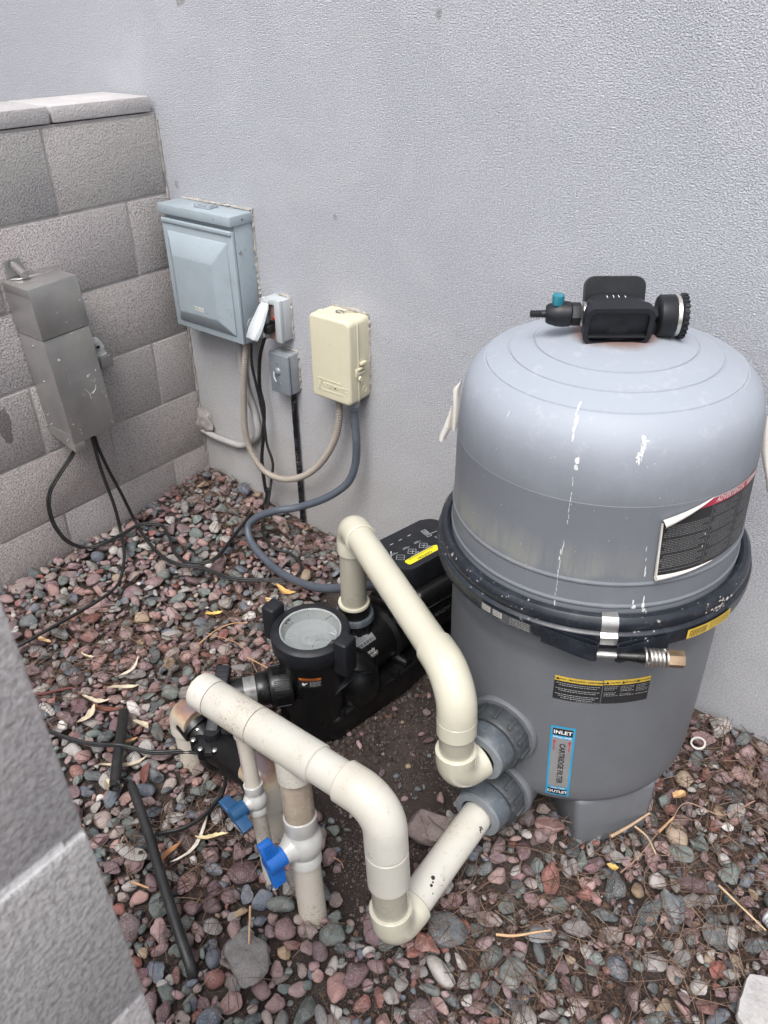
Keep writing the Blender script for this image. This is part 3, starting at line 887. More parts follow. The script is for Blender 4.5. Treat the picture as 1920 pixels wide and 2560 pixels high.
twig([(1.912, -0.222, 0.030), (1.871, -0.295, 0.030), (1.802, -0.314, 0.030), (1.798, -0.403, 0.030)], .0013, (.30, .19, .14), "thin arched brown stem at the right edge")
twig([(1.311, -0.839, 0.020), (1.329, -0.837, 0.020), (1.341, -0.844, 0.020)], .0012, (.40, .22, .13), "small hooked stem on the soil behind the big valve")


# ================================================================ WALL EQUIPMENT
M_PANEL = simple("panel_enamel", (.30, .352, .388), .42, var=.06, vscale=14, dust=.35, dustcol=(.24, .27, .28), spots=.5, spotcol=(.12, .14, .16), spotscale=130)
M_DARK = simple("dark_gap", (.01, .01, .011), .7)
M_STEEL = simple("zinc_screw", (.55, .54, .52), .3, metal=1.0)
M_RUST = simple("rusty_metal", (.20, .11, .07), .8, var=.4, vscale=60)

pn = thing("electrical_panel", "large blue-grey metal breaker panel with raised door mounted in the wall corner", "electrical panel", (.198, 0, .588))
X0, X1, Y0, Z0, Z1 = .055, .341, -.078, .588, .934
bm = BM(); box(bm, (X0, Y0 + .012, Z0), (X1, .004, Z1 - .026), .0015)
obj('cabinet', bm, M_PANEL, pn)
bm = BM(); box(bm, (X0 - .004, Y0 - .005, Z1 - .026), (X1 + .004, .003, Z1), .0025)
hood = obj('hood', bm, M_PANEL, pn)
for x_ in (X0 + .032, X1 - .06):
    bm = BM(); lathe(bm, [(0, 0), (.0022, 0), (.0022, .0006)], 10, axM((x_, Y0 - .0048, Z1 - .013), (0, -1, 0))); obj('hole', bm, M_DARK, hood)
bm = BM()
lathe(bm, [(0, 0), (.0022, 0), (.0022, .0006)], 10, axM((X1 + .0042, -.04, Z1 - .013), (1, 0, 0)))
obj('hole', bm, M_DARK, hood)
# door: frame sheet with a rolled top edge and a raised pyramid panel
bm = BM()
zt = Z1 - .038
box(bm, (X0, Y0, Z0), (X1, Y0 + .0105, zt), .003, 3)
box(bm, (X0 + .001, Y0 - .004, zt - .012), (X1 - .001, Y0 + .006, zt + .001), .0035, 3)
def ringq(bm, A, B):
    for k in range(4): bm.faces.new((A[k], A[(k + 1) % 4], B[(k + 1) % 4], B[k]))
o4 = [bm.verts.new(p) for p in ((X0 + .020, Y0 - .0003, Z0 + .020), (X1 - .022, Y0 - .0003, Z0 + .020), (X1 - .022, Y0 - .0003, zt - .032), (X0 + .020, Y0 - .0003, zt - .032))]
m4 = [bm.verts.new(p) for p in ((X0 + .0215, Y0 - .003, Z0 + .0215), (X1 - .0235, Y0 - .003, Z0 + .0215), (X1 - .0235, Y0 - .003, zt - .0335), (X0 + .0215, Y0 - .003, zt - .0335))]
i4 = [bm.verts.new(p) for p in ((X0 + .052, Y0 - .021, Z0 + .058), (X1 - .072, Y0 - .021, Z0 + .062), (X1 - .072, Y0 - .021, zt - .092), (X0 + .052, Y0 - .021, zt - .092))]
ringq(bm, o4, m4); ringq(bm, m4, i4); f = bm.faces.new(i4)
es = [e for e in bm.edges if all(v in i4 for v in e.verts) or (e.verts[0] in m4 and e.verts[1] in i4) or (e.verts[1] in m4 and e.verts[0] in i4)]
bmesh.ops.bevel(bm, geom=es, offset=.004, segments=3, affect='EDGES', profile=.5)
door = obj('door', bm, M_PANEL, pn, angle=50)
bm = BM()
LX, LZ = .192, .668
fl = lambda u, v: V((LX + u, Y0 - .0222, LZ + v))
patch(bm, fl, -.022, .022, -.006, .006, 1, 1, 0)
patch(bm, lambda u, v: fl(u, v) - V((0, .0003, 0)), -.020, -.0165, -.0045, .0045, 1, 1, 1)
for k in range(3): filler(bm, lambda u, v: fl(u, v) - V((0, .0003, 0)), -.014, .020, .003 - k * .003, .0011, k, 1, .003, .007)
obj('rating_label', bm, [simple("label_white", (.62, .64, .62), .5), simple("label_ink", (.05, .06, .06), .6)], door)
bm = BM(); bolt(bm, V((X1 + .0005, -.055, .84)), (1, 0, 0), .005, .003); obj('side_screw', bm, M_STEEL, pn)
bm = BM(); bolt(bm, V((X1 + .0005, -.035, .845)), (1, 0, 0), .0016, .001); obj('side_screw', bm, M_STEEL, pn)
bm = BM()
lathe(bm, [(0, .0012), (.006, .0012), (.0063, .0026), (.0095, .0026), (.0098, .0012), (.0135, .0012), (.0138, .0024), (.0165, .0022), (.0165, 0)], 32, axM((X1, -.040, .640), (1, 0, 0)))
obj('knockout', bm, M_PANEL, pn)
bm = BM()  # blank hub plate on the hood
prism(bm, rrect(.062, .040, .008), 0, .004, Matrix.Translation((.205, -.038, Z1)) @ Matrix.Rotation(R(3), 4, 'Z'), bev=.0015)
prism(bm, rrect(.044, .026, .007), .004, .006, Matrix.Translation((.207, -.038, Z1)) @ Matrix.Rotation(R(3), 4, 'Z'), bev=.001)
box(bm, (.165, -.046, Z1), (.178, -.040, Z1 + .005), .001)
obj('hub_plate', bm, simple("cast_zinc", (.28, .32, .36), .5, metal=.3, var=.25, vscale=80), pn)

# GFCI receptacle with its in-use cover swung open
M_LGREY = simple("light_grey_plastic", (.43, .46, .475), .45, var=.07, vscale=20, dust=.3, dustcol=(.33, .33, .32))
gx0, gx1, gy, gz0, gz1 = .398, .463, -.047, .612, .729
gf = thing("outdoor_receptacle", "light grey weatherproof receptacle box with its cover flap hanging open, cords plugged in", "outlet box", (.43, 0, gz0))
bm = BM(); box(bm, (gx0, gy + .012, gz0 + .002), (gx1, .003, gz1 - .002), .002); obj('box', bm, M_LGREY, gf)
bm = BM()
box(bm, (gx0 - .001, gy, gz0), (gx0 + .012, gy + .011, gz1), .001)
box(bm, (gx1 - .020, gy, gz0), (gx1 + .001, gy + .011, gz1), .001)
box(bm, (gx0 + .0125, gy, gz1 - .014), (gx1 - .0205, gy + .011, gz1), .001)
obj('cover_frame', bm, M_LGREY, gf)
bm = BM(); box(bm, (gx0 + .011, gy + .0085, gz0 + .001), (gx1 - .019, gy + .0115, gz1 - .013)); obj('receptacle_face', bm, simple("socket_face", (.32, .22, .19), .5, var=.3, vscale=70), gf)
bm = BM(); box(bm, (.428, gy + .004, .672), (.438, gy + .0088, .678), .0008); obj('test_button', bm, simple("red_button", (.45, .03, .03), .4), gf)
bm = BM(); box(bm, (.418, gy + .004, .661), (.436, gy + .0088, .668), .0008)
box(bm, (.412, gy - .020, .636), (.434, gy + .009, .660), .004, 3); obj('plug', bm, simple("plug_black", (.012, .012, .013), .4), gf)
# flap: hinge at the top front edge, tip swings out and left
hin = V((.412, gy - .002, gz1 - .012)); tip = (0.762, -0.100, 1.396) if False else (0.405, -0.105, 0.628)
tip = V(tip); dv = (tip - hin); Lf = dv.length; dv.normalize()
sd_ = V((.86, -.30, .0)); sd_ = (sd_ - dv * sd_.dot(dv)).normalized(); nn = dv.cross(sd_); nn = nn if nn.y < 0 else -nn
def fp(u, v, h): return hin + dv * (u * Lf) + sd_ * v + nn * h
bm = BM()
prof = [(0, .017, .004), (.10, .022, .010), (.30, .023, .013), (.55, .027, .015), (.72, .028, .016), (.97, .024, .016), (1.0, .020, .012)]
secs = []
for u, hw_, hh in prof:
    secs.append([bm.verts.new(fp(u, *q_)) for q_ in ((-hw_, -hh * .5), (-hw_, hh * .25), (-hw_ * .8, hh * .5), (hw_ * .5, hh * .5), (hw_ * .95, hh * .2), (hw_, -hh * .5))])
for a, b in zip(secs, secs[1:]):
    for k in range(6): bm.faces.new((a[k], a[(k + 1) % 6], b[(k + 1) % 6], b[k]))
bm.faces.new(secs[0][::-1]); bm.faces.new(secs[-1])
bmesh.ops.bevel(bm, geom=bm.edges[:], offset=.0012, segments=2, affect='EDGES')
for u0, u1 in ((.70, .80), (.83, .97)):
    for (a0, a1, b0, b1) in ((u0, u0 + .012, -.013, .010), (u1 - .012, u1, -.013, .010)):
        vs = [bm.verts.new(fp(a_, b_, .0085 + .0008)) for a_, b_ in ((a0, b0), (a1, b0), (a1, b1), (a0, b1))]; bm.faces.new(vs)
flap = obj('cover_flap', bm, simple("flap_grey", (.52, .55, .57), .42, var=.05, vscale=20), gf)
bm = BM(); box(bm, (gx0 + .010, gy - .005, gz1 - .016), (gx0 + .030, gy + .001, gz1 - .004), .0015); obj('hinge', bm, M_LGREY, gf)

# disconnect switch below
M_SWG = simple("switch_grey", (.225, .255, .29), .38, var=.08, vscale=22, metal=.25, dust=.25, dustcol=(.3, .3, .3))
sx0, sx1, syf, sz0, sz1 = .404, .479, -.047, .457, .577
sw = thing("switch_box", "small slate-grey toggle switch box below the receptacle", "switch box", (.44, 0, sz0))
bm = BM(); box(bm, (sx0 + .001, syf + .012, sz0 + .001), (sx1 - .001, .003, sz1 - .001), .003, 2); obj('box', bm, simple("box_cast", (.29, .315, .34), .42, metal=.3, var=.12, vscale=26), sw)
bm = BM(); box(bm, (sx0, syf, sz0), (sx1, syf + .0095, sz1), .004, 3)
cvp = obj('cover_plate', bm, M_SWG, sw)
bm = BM(); lathe(bm, [(.0, .006), (.007, .0052), (.011, .002), (.012, -.001)], 24, axM((.437, syf, .524), (0, -1, 0)))
obj('boss', bm, M_SWG, sw)
bm = BM(); sweep(bm, catmull([(.424, syf - .003, .521), (.430, syf - .009, .519), (.434, syf - .012, .508), (.441, syf - .013, .499)], .003), .0021, 8)
obj('toggle', bm, simple("toggle_alu", (.58, .60, .62), .35, metal=.6), sw)
for (x_, z_) in ((.437, .549), (.443, .487)):
    bm = BM(); bolt(bm, V((x_, syf, z_)), (0, -1, 0), .0026, .0014); obj('screw', bm, M_STEEL, sw)

# time clock enclosure
M_CREAM = simple("cream_plastic", (.565, .53, .395), .48, var=.045, vscale=9, dust=.16, dustcol=(.42, .41, .36), spots=.35, spotcol=(.25, .24, .2), spotscale=160)
tc = thing("timer_enclosure", "cream plastic pool timer enclosure with raised lettering on its door", "timer box", (.67, 0, .515))
tx0, tx1, tyf, tz0, tz1 = .603, .736, -.083, .514, .738
bm = BM()
prism(bm, rrect(tx1 - tx0, tz1 - tz0, .014), 0, .046, axM(((tx0 + tx1) / 2, -.046, (tz0 + tz1) / 2), (0, 1, 0), (1, 0, 0)), bev=.003)
obj('case', bm, M_CREAM, tc, angle=50)
bm = BM()
Mdoor = axM(((tx0 + tx1) / 2, -.0475, (tz0 + tz1) / 2), (0, -1, 0), (1, 0, 0))
prism(bm, rrect(tx1 - tx0 + .003, tz1 - tz0 + .003, .0155), 0, .0355, Mdoor, bev=.0)
fe = [e for e in bm.edges if all(abs(v.co.y - tyf) < 1e-4 for v in e.verts)]
bmesh.ops.bevel(bm, geom=fe, offset=.009, segments=5, affect='EDGES', profile=.55)
prism(bm, rrect(tx1 - tx0 + .007, tz1 - tz0 + .007, .017), .0, .004, Mdoor, bev=.001)
tdoor = obj('door', bm, M_CREAM, tc, angle=50)
bm = BM()
tf = lambda u, v: V(((tx0 + tx1) / 2 - .002 + u, tyf - .0014, .5535 + v))
def emb(bm, fn, a, b, w):
    a, b = V((*a, 0)), V((*b, 0)); d = (b - a).normalized(); n_ = V((-d.y, d.x, 0)) * w / 2
    lo_ = [bm.verts.new(fn(p.x, p.y) + V((0, .001, 0))) for p in (a - n_, b - n_, b + n_, a + n_)]
    hi_ = [bm.verts.new(fn(p.x, p.y)) for p in (a - n_, b - n_, b + n_, a + n_)]
    bm.faces.new(hi_)
    for k in range(4): bm.faces.new((lo_[k], lo_[(k + 1) % 4], hi_[(k + 1) % 4], hi_[k]))
emb(bm, tf, (-.045, .016), (.040, .016), .0016); emb(bm, tf, (-.036, -.014), (.044, -.014), .0016)
emb(bm, tf, (-.045, .016), (-.031, -.013), .0016); emb(bm, tf, (-.040, -.013), (-.026, .013), .0016)
emb(bm, tf, (-.042, -.013), (-.033, -.013), .0016)
vs2, fs2 = text2d("NTERMATIC", .0155, 'LEFT', .012, .15)
top = [bm.verts.new(tf(v.x - .027, v.y + .001)) for v in vs2]
for f in fs2:
    try: bm.faces.new([top[i] for i in f])
    except ValueError: pass
rx = bmesh.ops.extrude_face_region(bm, geom=[f for f in bm.faces if all(v in set(top) for v in f.verts)])
for v in [g_ for g_ in rx['geom'] if isinstance(g_, bmesh.types.BMVert)]: v.co.y += .002
obj('raised_lettering', bm, M_CREAM, tdoor, smooth=False)
bm = BM()
lx = tx1 + .003
box(bm, (tx1 - .001, -.062, .590), (lx + .003, -.054, .612), .001)
box(bm, (tx1 - .001, -.054, .606), (lx + .004, -.026, .612), .001)
box(bm, (tx1 - .001, -.046, .619), (lx + .007, -.024, .626), .001)
box(bm, (tx1 - .001, -.030, .600), (lx + .003, -.024, .620), .0008)
box(bm, (tx1 - .001, -.054, .596), (lx + .003, -.028, .600), .0008)
lathe(bm, [(.0025, .009), (.006, .009), (.0065, .008), (.0065, -.002), (.0025, -.002)], 20, axM((tx1 + .001, -.049, .584), (1, 0, 0)), close=True)
obj('latch', bm, M_CREAM, tc)
bm = BM(); lathe(bm, [(.0, .0006), (.0075, .0006), (.0078, .0014), (.0098, .0014), (.0102, -.001)], 28, axM((tx1, -.024, .545), (1, 0, 0)))
obj('knockout', bm, M_CREAM, tc)
bm = BM()
cpt = [V((.668 + .0105 * math.cos(t_), -.035 + .008 * math.sin(t_), tz1 + .004)) for t_ in [k * 2 * math.pi / 22 for k in range(21)]]
sweep(bm, cpt, .0016, 8)
sweep(bm, catmull([cpt[2], (.684, -.020, tz1 + .005), (.694, -.014, tz1 + .004), (.706, -.004, tz1 + .001)], .004), .0014, 8)
obj('hanging_clip', bm, simple("wire_steel", (.30, .28, .26), .45, metal=.8, var=.3, vscale=90), tc)

# rough render and caulk squeezed round the boxes
M_CAULK = simple("beige_caulk", (.34, .315, .285), .95, var=.3, vscale=60, bmp=.002, bscale=220)
for (xa, xb, zb_, zt_, s_) in ((X0, X1 + .003, Z0 + .03, Z1 + .002, 1), (gx0 + .01, gx1 + .001, gz0, gz1, 2), (sx0, sx1 - .001, sz0, sz1, 3), (tx0, tx1, tz0 + .03, tz1 + .001, 4)):
    bm = BM(); P = catmull([(xb, -.001, zb_), (xb, -.001, (zb_ + zt_) / 2), (xb - .002, -.001, zt_ - .008), (xb - .010, -.001, zt_), ((xa + xb) / 2, -.001, zt_ + .001), (xa + .01, -.001, zt_)], .004)
    P = [p + V((.003 * noise.noise(p * 60 + V((s_, 0, 0))), 0, .003 * noise.noise(p * 60 + V((0, s_, 5))))) for p in P]
    sweep(bm, P, [max(.0008, .0034 + .0034 * noise.noise(p * 90) + .002 * noise.noise(p * 260)) for p in P], 8)
    obj('caulk', bm, M_CAULK, hw)

def hose_rad(n, r, amp, per): return [r + amp * (1 if i % per < per / 2 else -1) for i in range(n)]
def hose(bm, ctrl, r, amp, pitch, n=14, mat=0):
    P = catmull(ctrl, .004)
    # resample evenly at a quarter of the pitch
    out = [P[0]]; need = pitch / 4; acc = 0
    for a, b in zip(P, P[1:]):
        L = (b - a).length
        while acc + L >= need and L > 0:
            t = (need - acc) / L; a = a + (b - a) * t; out.append(a.copy()); L = (b - a).length; acc = 0
        acc += L
    sweep(bm, out, [r + amp * math.sin(i * math.pi / 2 + .6) for i in range(len(out))], n, mat=mat)
    return out

# ribbed tan conduit looping from panel to timer
bm = BM()
hose(bm, [(0.317, -0.045, 0.580), (0.299, -0.050, 0.487), (0.281, -0.050, 0.389), (0.272, -0.050, 0.288), (0.287, -0.050, 0.217), (0.341, -0.052, 0.168), (0.427, -0.056, 0.170), (0.516, -0.056, 0.213), (0.589, -0.054, 0.282), (0.641, -0.052, 0.365), (0.660, -0.048, 0.432), (0.664, -0.045, 0.500)], .0090, .0018, .0076, 14)
single("flexible_conduit", bm, simple("tan_conduit", (.285, .25, .215), .62, var=.1, vscale=12, dust=.35, dustcol=(.38, .34, .3)), "ribbed tan flexible conduit sagging in a loop from the panel to the timer box", "conduit", angle=80)
# blue-grey conduit from timer to pump
bm = BM()
hose(bm, [(0.715, -0.045, 0.489), (0.715, -0.046, 0.468), (0.724, -0.050, 0.400), (0.722, -0.055, 0.327), (0.703, -0.070, 0.265), (0.646, -0.100, 0.209), (0.560, -0.130, 0.158), (0.498, -0.160, 0.137), (0.434, -0.180, 0.098), (0.409, -0.200, 0.059), (0.449, -0.225, 0.031), (0.553, -0.260, 0.030), (0.664, -0.295, 0.054), (0.780, -0.330, 0.102), (0.866, -0.350, 0.147), (0.953, -0.350, 0.195), (1.025, -0.340, 0.229)], .0112, .0004, .0066, 16)
bc_ = single("flexible_conduit", bm, simple("blue_grey_conduit", (.070, .083, .105), .36, var=.08, vscale=12, dust=.22, dustcol=(.2, .21, .23)), "thick blue-grey flexible conduit curling from the timer box over the gravel to the pump", "conduit", angle=80)
bm = BM(); p_ = V((0.715, -0.045, 0.515)); lathe(bm, [(.014, .004), (.0165, .001), (.0165, -.012), (.013, -.016), (.0115, -.024)], 20, Matrix.Translation((p_.x, p_.y, .512)))
obj('hose_fitting', bm, simple("fitting_grey", (.19, .20, .22), .5), bc_)
# short nut under timer for the tan conduit
bm = BM(); p_ = V((0.664, -0.045, 0.500)); lathe(bm, [(.012, .004), (.0135, .0), (.0135, -.012), (.0105, -.016)], 16, Matrix.Translation((p_.x, p_.y, .511)))
obj('hose_fitting', bm, simple("fitting_dark", (.15, .14, .13), .5), D.objects['flexible_conduit'])

# painted rigid conduit from the panel down and round to the corner
bm = BM()
P = catmull([(0.260, -0.022, 0.562), (0.254, -0.018, 0.497), (0.258, -0.016, 0.413), (0.282, -0.014, 0.338), (0.289, -0.013, 0.278), (0.274, -0.012, 0.244), (0.237, -0.012, 0.213), (0.193, -0.012, 0.191), (0.134, -0.012, 0.185), (0.065, -0.012, 0.184), (0.007, -0.012, 0.193)], .006)
sweep(bm, P, [.0105 + .0008 * noise.noise(p * 60) for p in P], 14)
single("painted_conduit", bm, simple("painted_pipe", (.34, .33, .325), .75, var=.15, vscale=20, dust=.5, dustcol=(.22, .2, .19), bmp=.001), "grey painted pipe bending along the wall from under the panel into the corner", "conduit")

# taped black conduit down from the switch box
def tape_mat():
    mt, ns, ls, p = newmat("black_tape")
    co = objco(ns); a = noise_tex(ns, ls, co, 42, 3, .5, 2.5)
    c = ramp(ns, ls, a, [(.44, (.006, .007, .011)), (.475, (.006, .007, .011)), (.487, (.35, .33, .33)), (.50, (.006, .007, .011))])
    b_ = noise_tex(ns, ls, co, 19, 2, .5)
    c = mix(ns, ls, ramp(ns, ls, b_, [(.45, 1.0), (.55, 0.0)]), c, (.006, .007, .011))
    ls.new(c, p.inputs['Base Color']); p.inputs['Roughness'].default_value = .22
    ls.new(bump(ns, ls, noise_tex(ns, ls, co, 60, 3, .6), .004, 1), p.inputs['Normal'])
    return mt
bm = BM()
P = [V((.4545 + .0007 * noise.noise(V((z_ * 20, 0, 0))), -.010, z_)) for z_ in [.459 - i * .006 for i in range(81)]]
sweep(bm, P, [.0088 + .0012 * noise.noise(V((0, z_.z * 40, 3))) for z_ in P], 14, ax=(1, 1))
single("wall_conduit", bm, tape_mat(), "straight black tape-wrapped conduit running down the wall under the switch box", "conduit")

# cords and low-voltage cables
M_CORD = simple("black_cord", (.013, .013, .014), .5, var=.2, vscale=30, dust=.22, dustcol=(.12, .11, .105))
def cable(ctrl, r, label, name="black_cable", group="black cables", twin=False, mat=None):
    bm = BM(); P = catmull(ctrl, .007)
    if twin:
        fr = frames(P)
        for s in (-1, 1): sweep(bm, [p + u * s * r * .85 for p, (t, u, w) in zip(P, fr)], r, 10, fr=fr)
    else: sweep(bm, P, r, 12)
    return single(name, bm, mat or M_CORD, label, "cable", group)
cable([(0.370, -0.075, 0.602), (0.346, -0.060, 0.525), (0.349, -0.050, 0.432), (0.356, -0.045, 0.337), (0.359, -0.045, 0.264), (0.377, -0.045, 0.204), (0.367, -0.050, 0.140), (0.370, -0.060, 0.116), (0.371, -0.080, 0.061), (0.379, -0.110, 0.031), (0.428, -0.161, 0.030), (0.507, -0.198, 0.028), (0.567, -0.188, 0.028), (0.622, -0.202, 0.030), (0.652, -0.227, 0.030), (0.664, -0.259, 0.032)], .0042,
      "thick black cord dropping from the receptacle to the gravel by the grey hose")

cable([(0.060, -0.486, 0.356), (0.045, -0.506, 0.318), (0.035, -0.555, 0.271), (0.030, -0.586, 0.234), (0.030, -0.601, 0.190), (0.035, -0.602, 0.128), (0.050, -0.585, 0.070), (0.068, -0.549, 0.035), (0.096, -0.510, 0.035), (0.107, -0.444, 0.040), (0.115, -0.380, 0.045), (0.159, -0.338, 0.040), (0.222, -0.357, 0.035), (0.296, -0.398, 0.035), (0.364, -0.410, 0.035), (0.405, -0.387, 0.035), (0.424, -0.339, 0.040), (0.378, -0.223, 0.040), (0.349, -0.138, 0.045)] + [(0.293, -0.070, 0.005), (0.328, -0.050, 0.040), (0.340, -0.045, 0.097)] + [(0.333, -0.045, 0.081), (0.328, -0.045, 0.123), (0.323, -0.040, 0.198), (0.340, -0.040, 0.281), (0.356, -0.040, 0.383), (0.347, -0.040, 0.451), (0.366, -0.045, 0.547), (0.407, -0.058, 0.617)], .0034, "thin black cord looping from the steel box over the block wall to the receptacle", twin=True)
cable([(0.100, -0.459, 0.381), (0.100, -0.458, 0.349), (0.100, -0.455, 0.270), (0.100, -0.441, 0.135), (0.100, -0.441, 0.036), (0.220, -0.516, 0.045), (0.293, -0.592, 0.035), (0.312, -0.660, 0.035), (0.312, -0.739, 0.035), (0.309, -0.817, 0.035), (0.307, -0.883, 0.035), (0.294, -0.937, 0.030)], .0036, "black twin cable hanging from the steel box and running to the left over the gravel", twin=True)
cable([(0.100, -0.451, 0.378), (0.100, -0.448, 0.344), (0.090, -0.428, 0.259), (0.080, -0.398, 0.153), (0.070, -0.368, 0.034), (0.172, -0.407, 0.035), (0.289, -0.435, 0.035), (0.359, -0.430, 0.035), (0.425, -0.399, 0.035), (0.532, -0.380, 0.035), (0.618, -0.318, 0.033)] + [(0.546, -0.371, 0.032), (0.612, -0.323, 0.033), (0.653, -0.294, 0.035), (0.672, -0.267, 0.037)], .0036, "black twin cable slanting from the steel box across the gravel toward the pump", twin=True)
cable([(0.566, -1.017, 0.030), (0.632, -1.002, 0.035), (0.697, -0.981, 0.035), (0.743, -0.960, 0.040), (0.776, -0.943, 0.047), (0.803, -0.924, 0.040), (0.846, -0.904, 0.038), (0.902, -0.857, 0.038), (0.945, -0.832, 0.038), (0.985, -0.833, 0.036), (1.019, -0.849, 0.035), (1.042, -0.877, 0.034)] + [(1.048, -0.898, 0.033), (1.052, -0.940, 0.033), (1.041, -0.982, 0.033), (1.018, -1.007, 0.028), (1.003, -1.017, 0.020)], .0034, "black cable crossing the short black pipe and curling round below the white manifold", twin=True)

# black poly pipe offcuts
M_POLY = simple("black_poly_pipe", (.016, .016, .017), .42, var=.2, vscale=20, dust=.3, dustcol=(.10, .09, .085))
def polypipe(ctrl, r, label, hollow):
    bm = BM(); P = catmull(ctrl, .01)
    if hollow:
        P2 = P[::-1]
        sweep(bm, P + [P[-1]] + [P[-1] - (P[-1] - P[-2]).normalized() * .03], [r] * len(P) + [r * .8, r * .78], 20)
    else: sweep(bm, [P[0]] + P, [r * .7] + [r * (.85 + .15 * min(1, i / 2)) for i in range(len(P))], 20)
    return single("black_pipe", bm, M_POLY, label, "pipe", "black pipe offcuts in the gravel")
polypipe([(0.686, -0.863, 0.020), (0.755, -0.919, 0.035), (0.804, -0.963, 0.036), (0.856, -1.008, 0.034)], .0115, "short black pipe offcut with an open end lying in the gravel at the left", True)
polypipe([(0.886, -0.985, 0.050), (0.998, -1.031, 0.044), (1.101, -1.077, 0.036), (1.184, -1.113, 0.024), (1.246, -1.138, 0.006), (1.254, -1.142, -0.010)], .0096, "long black hose end slanting out of the gravel beside the blue-handled valves", False)

# stainless transformer box on the block wall
def steel_mat():
    mt, ns, ls, p = newmat("stainless_sheet")
    co = objco(ns)
    mp = ns.new('ShaderNodeMapping'); mp.inputs['Scale'].default_value = (60, 60, 1.5); ls.new(co, mp.inputs[0])
    st = noise_tex(ns, ls, mp.outputs[0], 6, 4, .6)
    sm = noise_tex(ns, ls, co, 14, 6, .7)
    c = ramp(ns, ls, sm, [(.3, (.36, .352, .345)), (.65, (.43, .422, .415))])
    sp_ = noise_tex(ns, ls, co, 60, 1, .4)
    c = mix(ns, ls, ramp(ns, ls, sp_, [(.735, 0.0), (.75, .9)]), c, (.62, .60, .57))
    ls.new(c, p.inputs['Base Color']); p.inputs['Metallic'].default_value = .7
    ls.new(ramp(ns, ls, mth(ns, ls, 'ADD', mth(ns, ls, 'MULTIPLY', st, .5), mth(ns, ls, 'MULTIPLY', sm, .5)), [(.3, .26), (.7, .42)]), p.inputs['Roughness'])
    ls.new(bump(ns, ls, st, .0004, .4), p.inputs['Normal'])
    return mt
M_SS = steel_mat()
tb = thing("transformer_box", "tall stainless steel low-voltage transformer box hung askew on the block wall", "transformer box", (0, -.4575, .38), quat=Quaternion((1, 0, 0), R(2.4)))
TH, TW, TD = .443, .134, .12
def L_(bm): return bm
bm = BM(); box(bm, (.002, -TW / 2, .012), (TD, TW / 2, TH * .70), .0012)
for x_, w_ in ((TD - .0015, .030),): box(bm, (TD - .0015, -TW / 2, -.012), (TD - .0002, -TW / 2 + .030, .013), .0004)
poly = [(.004, .04), (.004, .013), (.118, -.014), (.118, .04)]
a = [bm.verts.new((x_, -TW / 2 - .0008, z_)) for x_, z_ in poly]; b = [bm.verts.new((x_, -TW / 2 + .001, z_)) for x_, z_ in poly]
bm.faces.new(a); bm.faces.new(b[::-1]); [bm.faces.new((a[k], b[k], b[(k + 1) % 4], a[(k + 1) % 4])) for k in range(4)]
obj('case', bm, M_SS, tb, local=True)
bm = BM(); box(bm, (.002, -TW / 2 - .0012, TH * .705), (TD + .002, TW / 2 + .0012, TH), .0012)
box(bm, (.01, -TW / 2 - .0022, TH - .022), (TD + .001, -TW / 2 - .0008, TH - .001), .0005)
obj('lid', bm, M_SS, tb, local=True)
bm = BM()
prism(bm, [(-.024, 0), (.024, 0), (.022, .042), (-.02, .040)], 0, .0018, Matrix.Translation((.0035, -.028, TH + .002)) @ Matrix(((0, 0, 1, 0), (1, 0, 0, 0), (0, 1, 0, 0), (0, 0, 0, 1))))
bolt(bm, V((.006, -.027, TH + .034)), (1, 0, 0), .005, .003)
sweep(bm, [(.010, -.027, TH + .030), (.056, -.030, TH + .014)], .0098, 24)
obj('mounting_tab', bm, M_SS, tb, local=True)
bm = BM(); sweep(bm, [(.02, -.05, TH + .003), (.038, -.038, TH + .004), (.048, -.012, TH + .006), (.060, .040, TH + .007), (.060, .045, TH + .003)], .0016, 8)
obj('hasp_wire', bm, simple("bright_wire", (.62, .60, .57), .3, metal=1), tb, local=True)
for x_, z_ in ((.086, .315), (.060, .285), (.060, .186), (.022, .075), (.024, .046), (.095, .022), (.088, .014)):
    bm = BM(); bolt(bm, V((x_, -TW / 2 - .0006, z_)), (0, -1, 0), .0026, .0018); obj('rivet', bm, M_STEEL, tb, local=True)
bm = BM(); rs_ = random.Random(8)   # paint spatter and scratches on the front
def spat(y_, z_, r_): lathe(bm, [(0, .0005), (r_, .0003), (r_ * 1.1, 0)], 9, axM((TD + .0002, y_, z_), (1, 0, 0)))
for (px_, py_, r_) in ((630, 862, .0022), (738, 900, .0017), (710, 968, .001), (523, 1035, .0036), (803, 1028, .001), (790, 1104, .0014), (706, 1278, .001), (790, 1302, .0032), (803, 1296, .002), (862, 1297, .0022), (895, 1296, .001), (828, 1353, .0011), (858, 1362, .0014), (850, 1374, .0015), (737, 1402, .0012), (758, 1426, .0014), (912, 1384, .001), (575, 1270, .0011), (918, 1450, .0014), (660, 1590, .0016), (640, 1538, .001), (740, 1708, .0014), (730, 1676, .0013)):
    t_ = (py_ - 420) / (1800 - 420); z_ = TH * (1 - t_ * 1.0); u_ = (px_ - (250 + 440 * t_)) / (415 - 60 * t_); z_ += .035 * u_ * (1 - .2 * t_) * 1.0
    spat(-TW / 2 + TW * max(.03, min(.97, u_)), max(.02, min(TH * .69, z_)) if t_ > .3 else z_, r_)
for (a_, b_) in (((.018, .118), (.006, .150)), ((.026, .128), (.040, .150)), ((.020, .132), (.036, .138))):
    P = [V((TD + .0003, a_[0] + (b_[0] - a_[0]) * t_ + .004 * math.sin(t_ * 3), a_[1] + (b_[1] - a_[1]) * t_)) for t_ in (0, .33, .66, 1)]
    sweep(bm, P, .0006, 6)
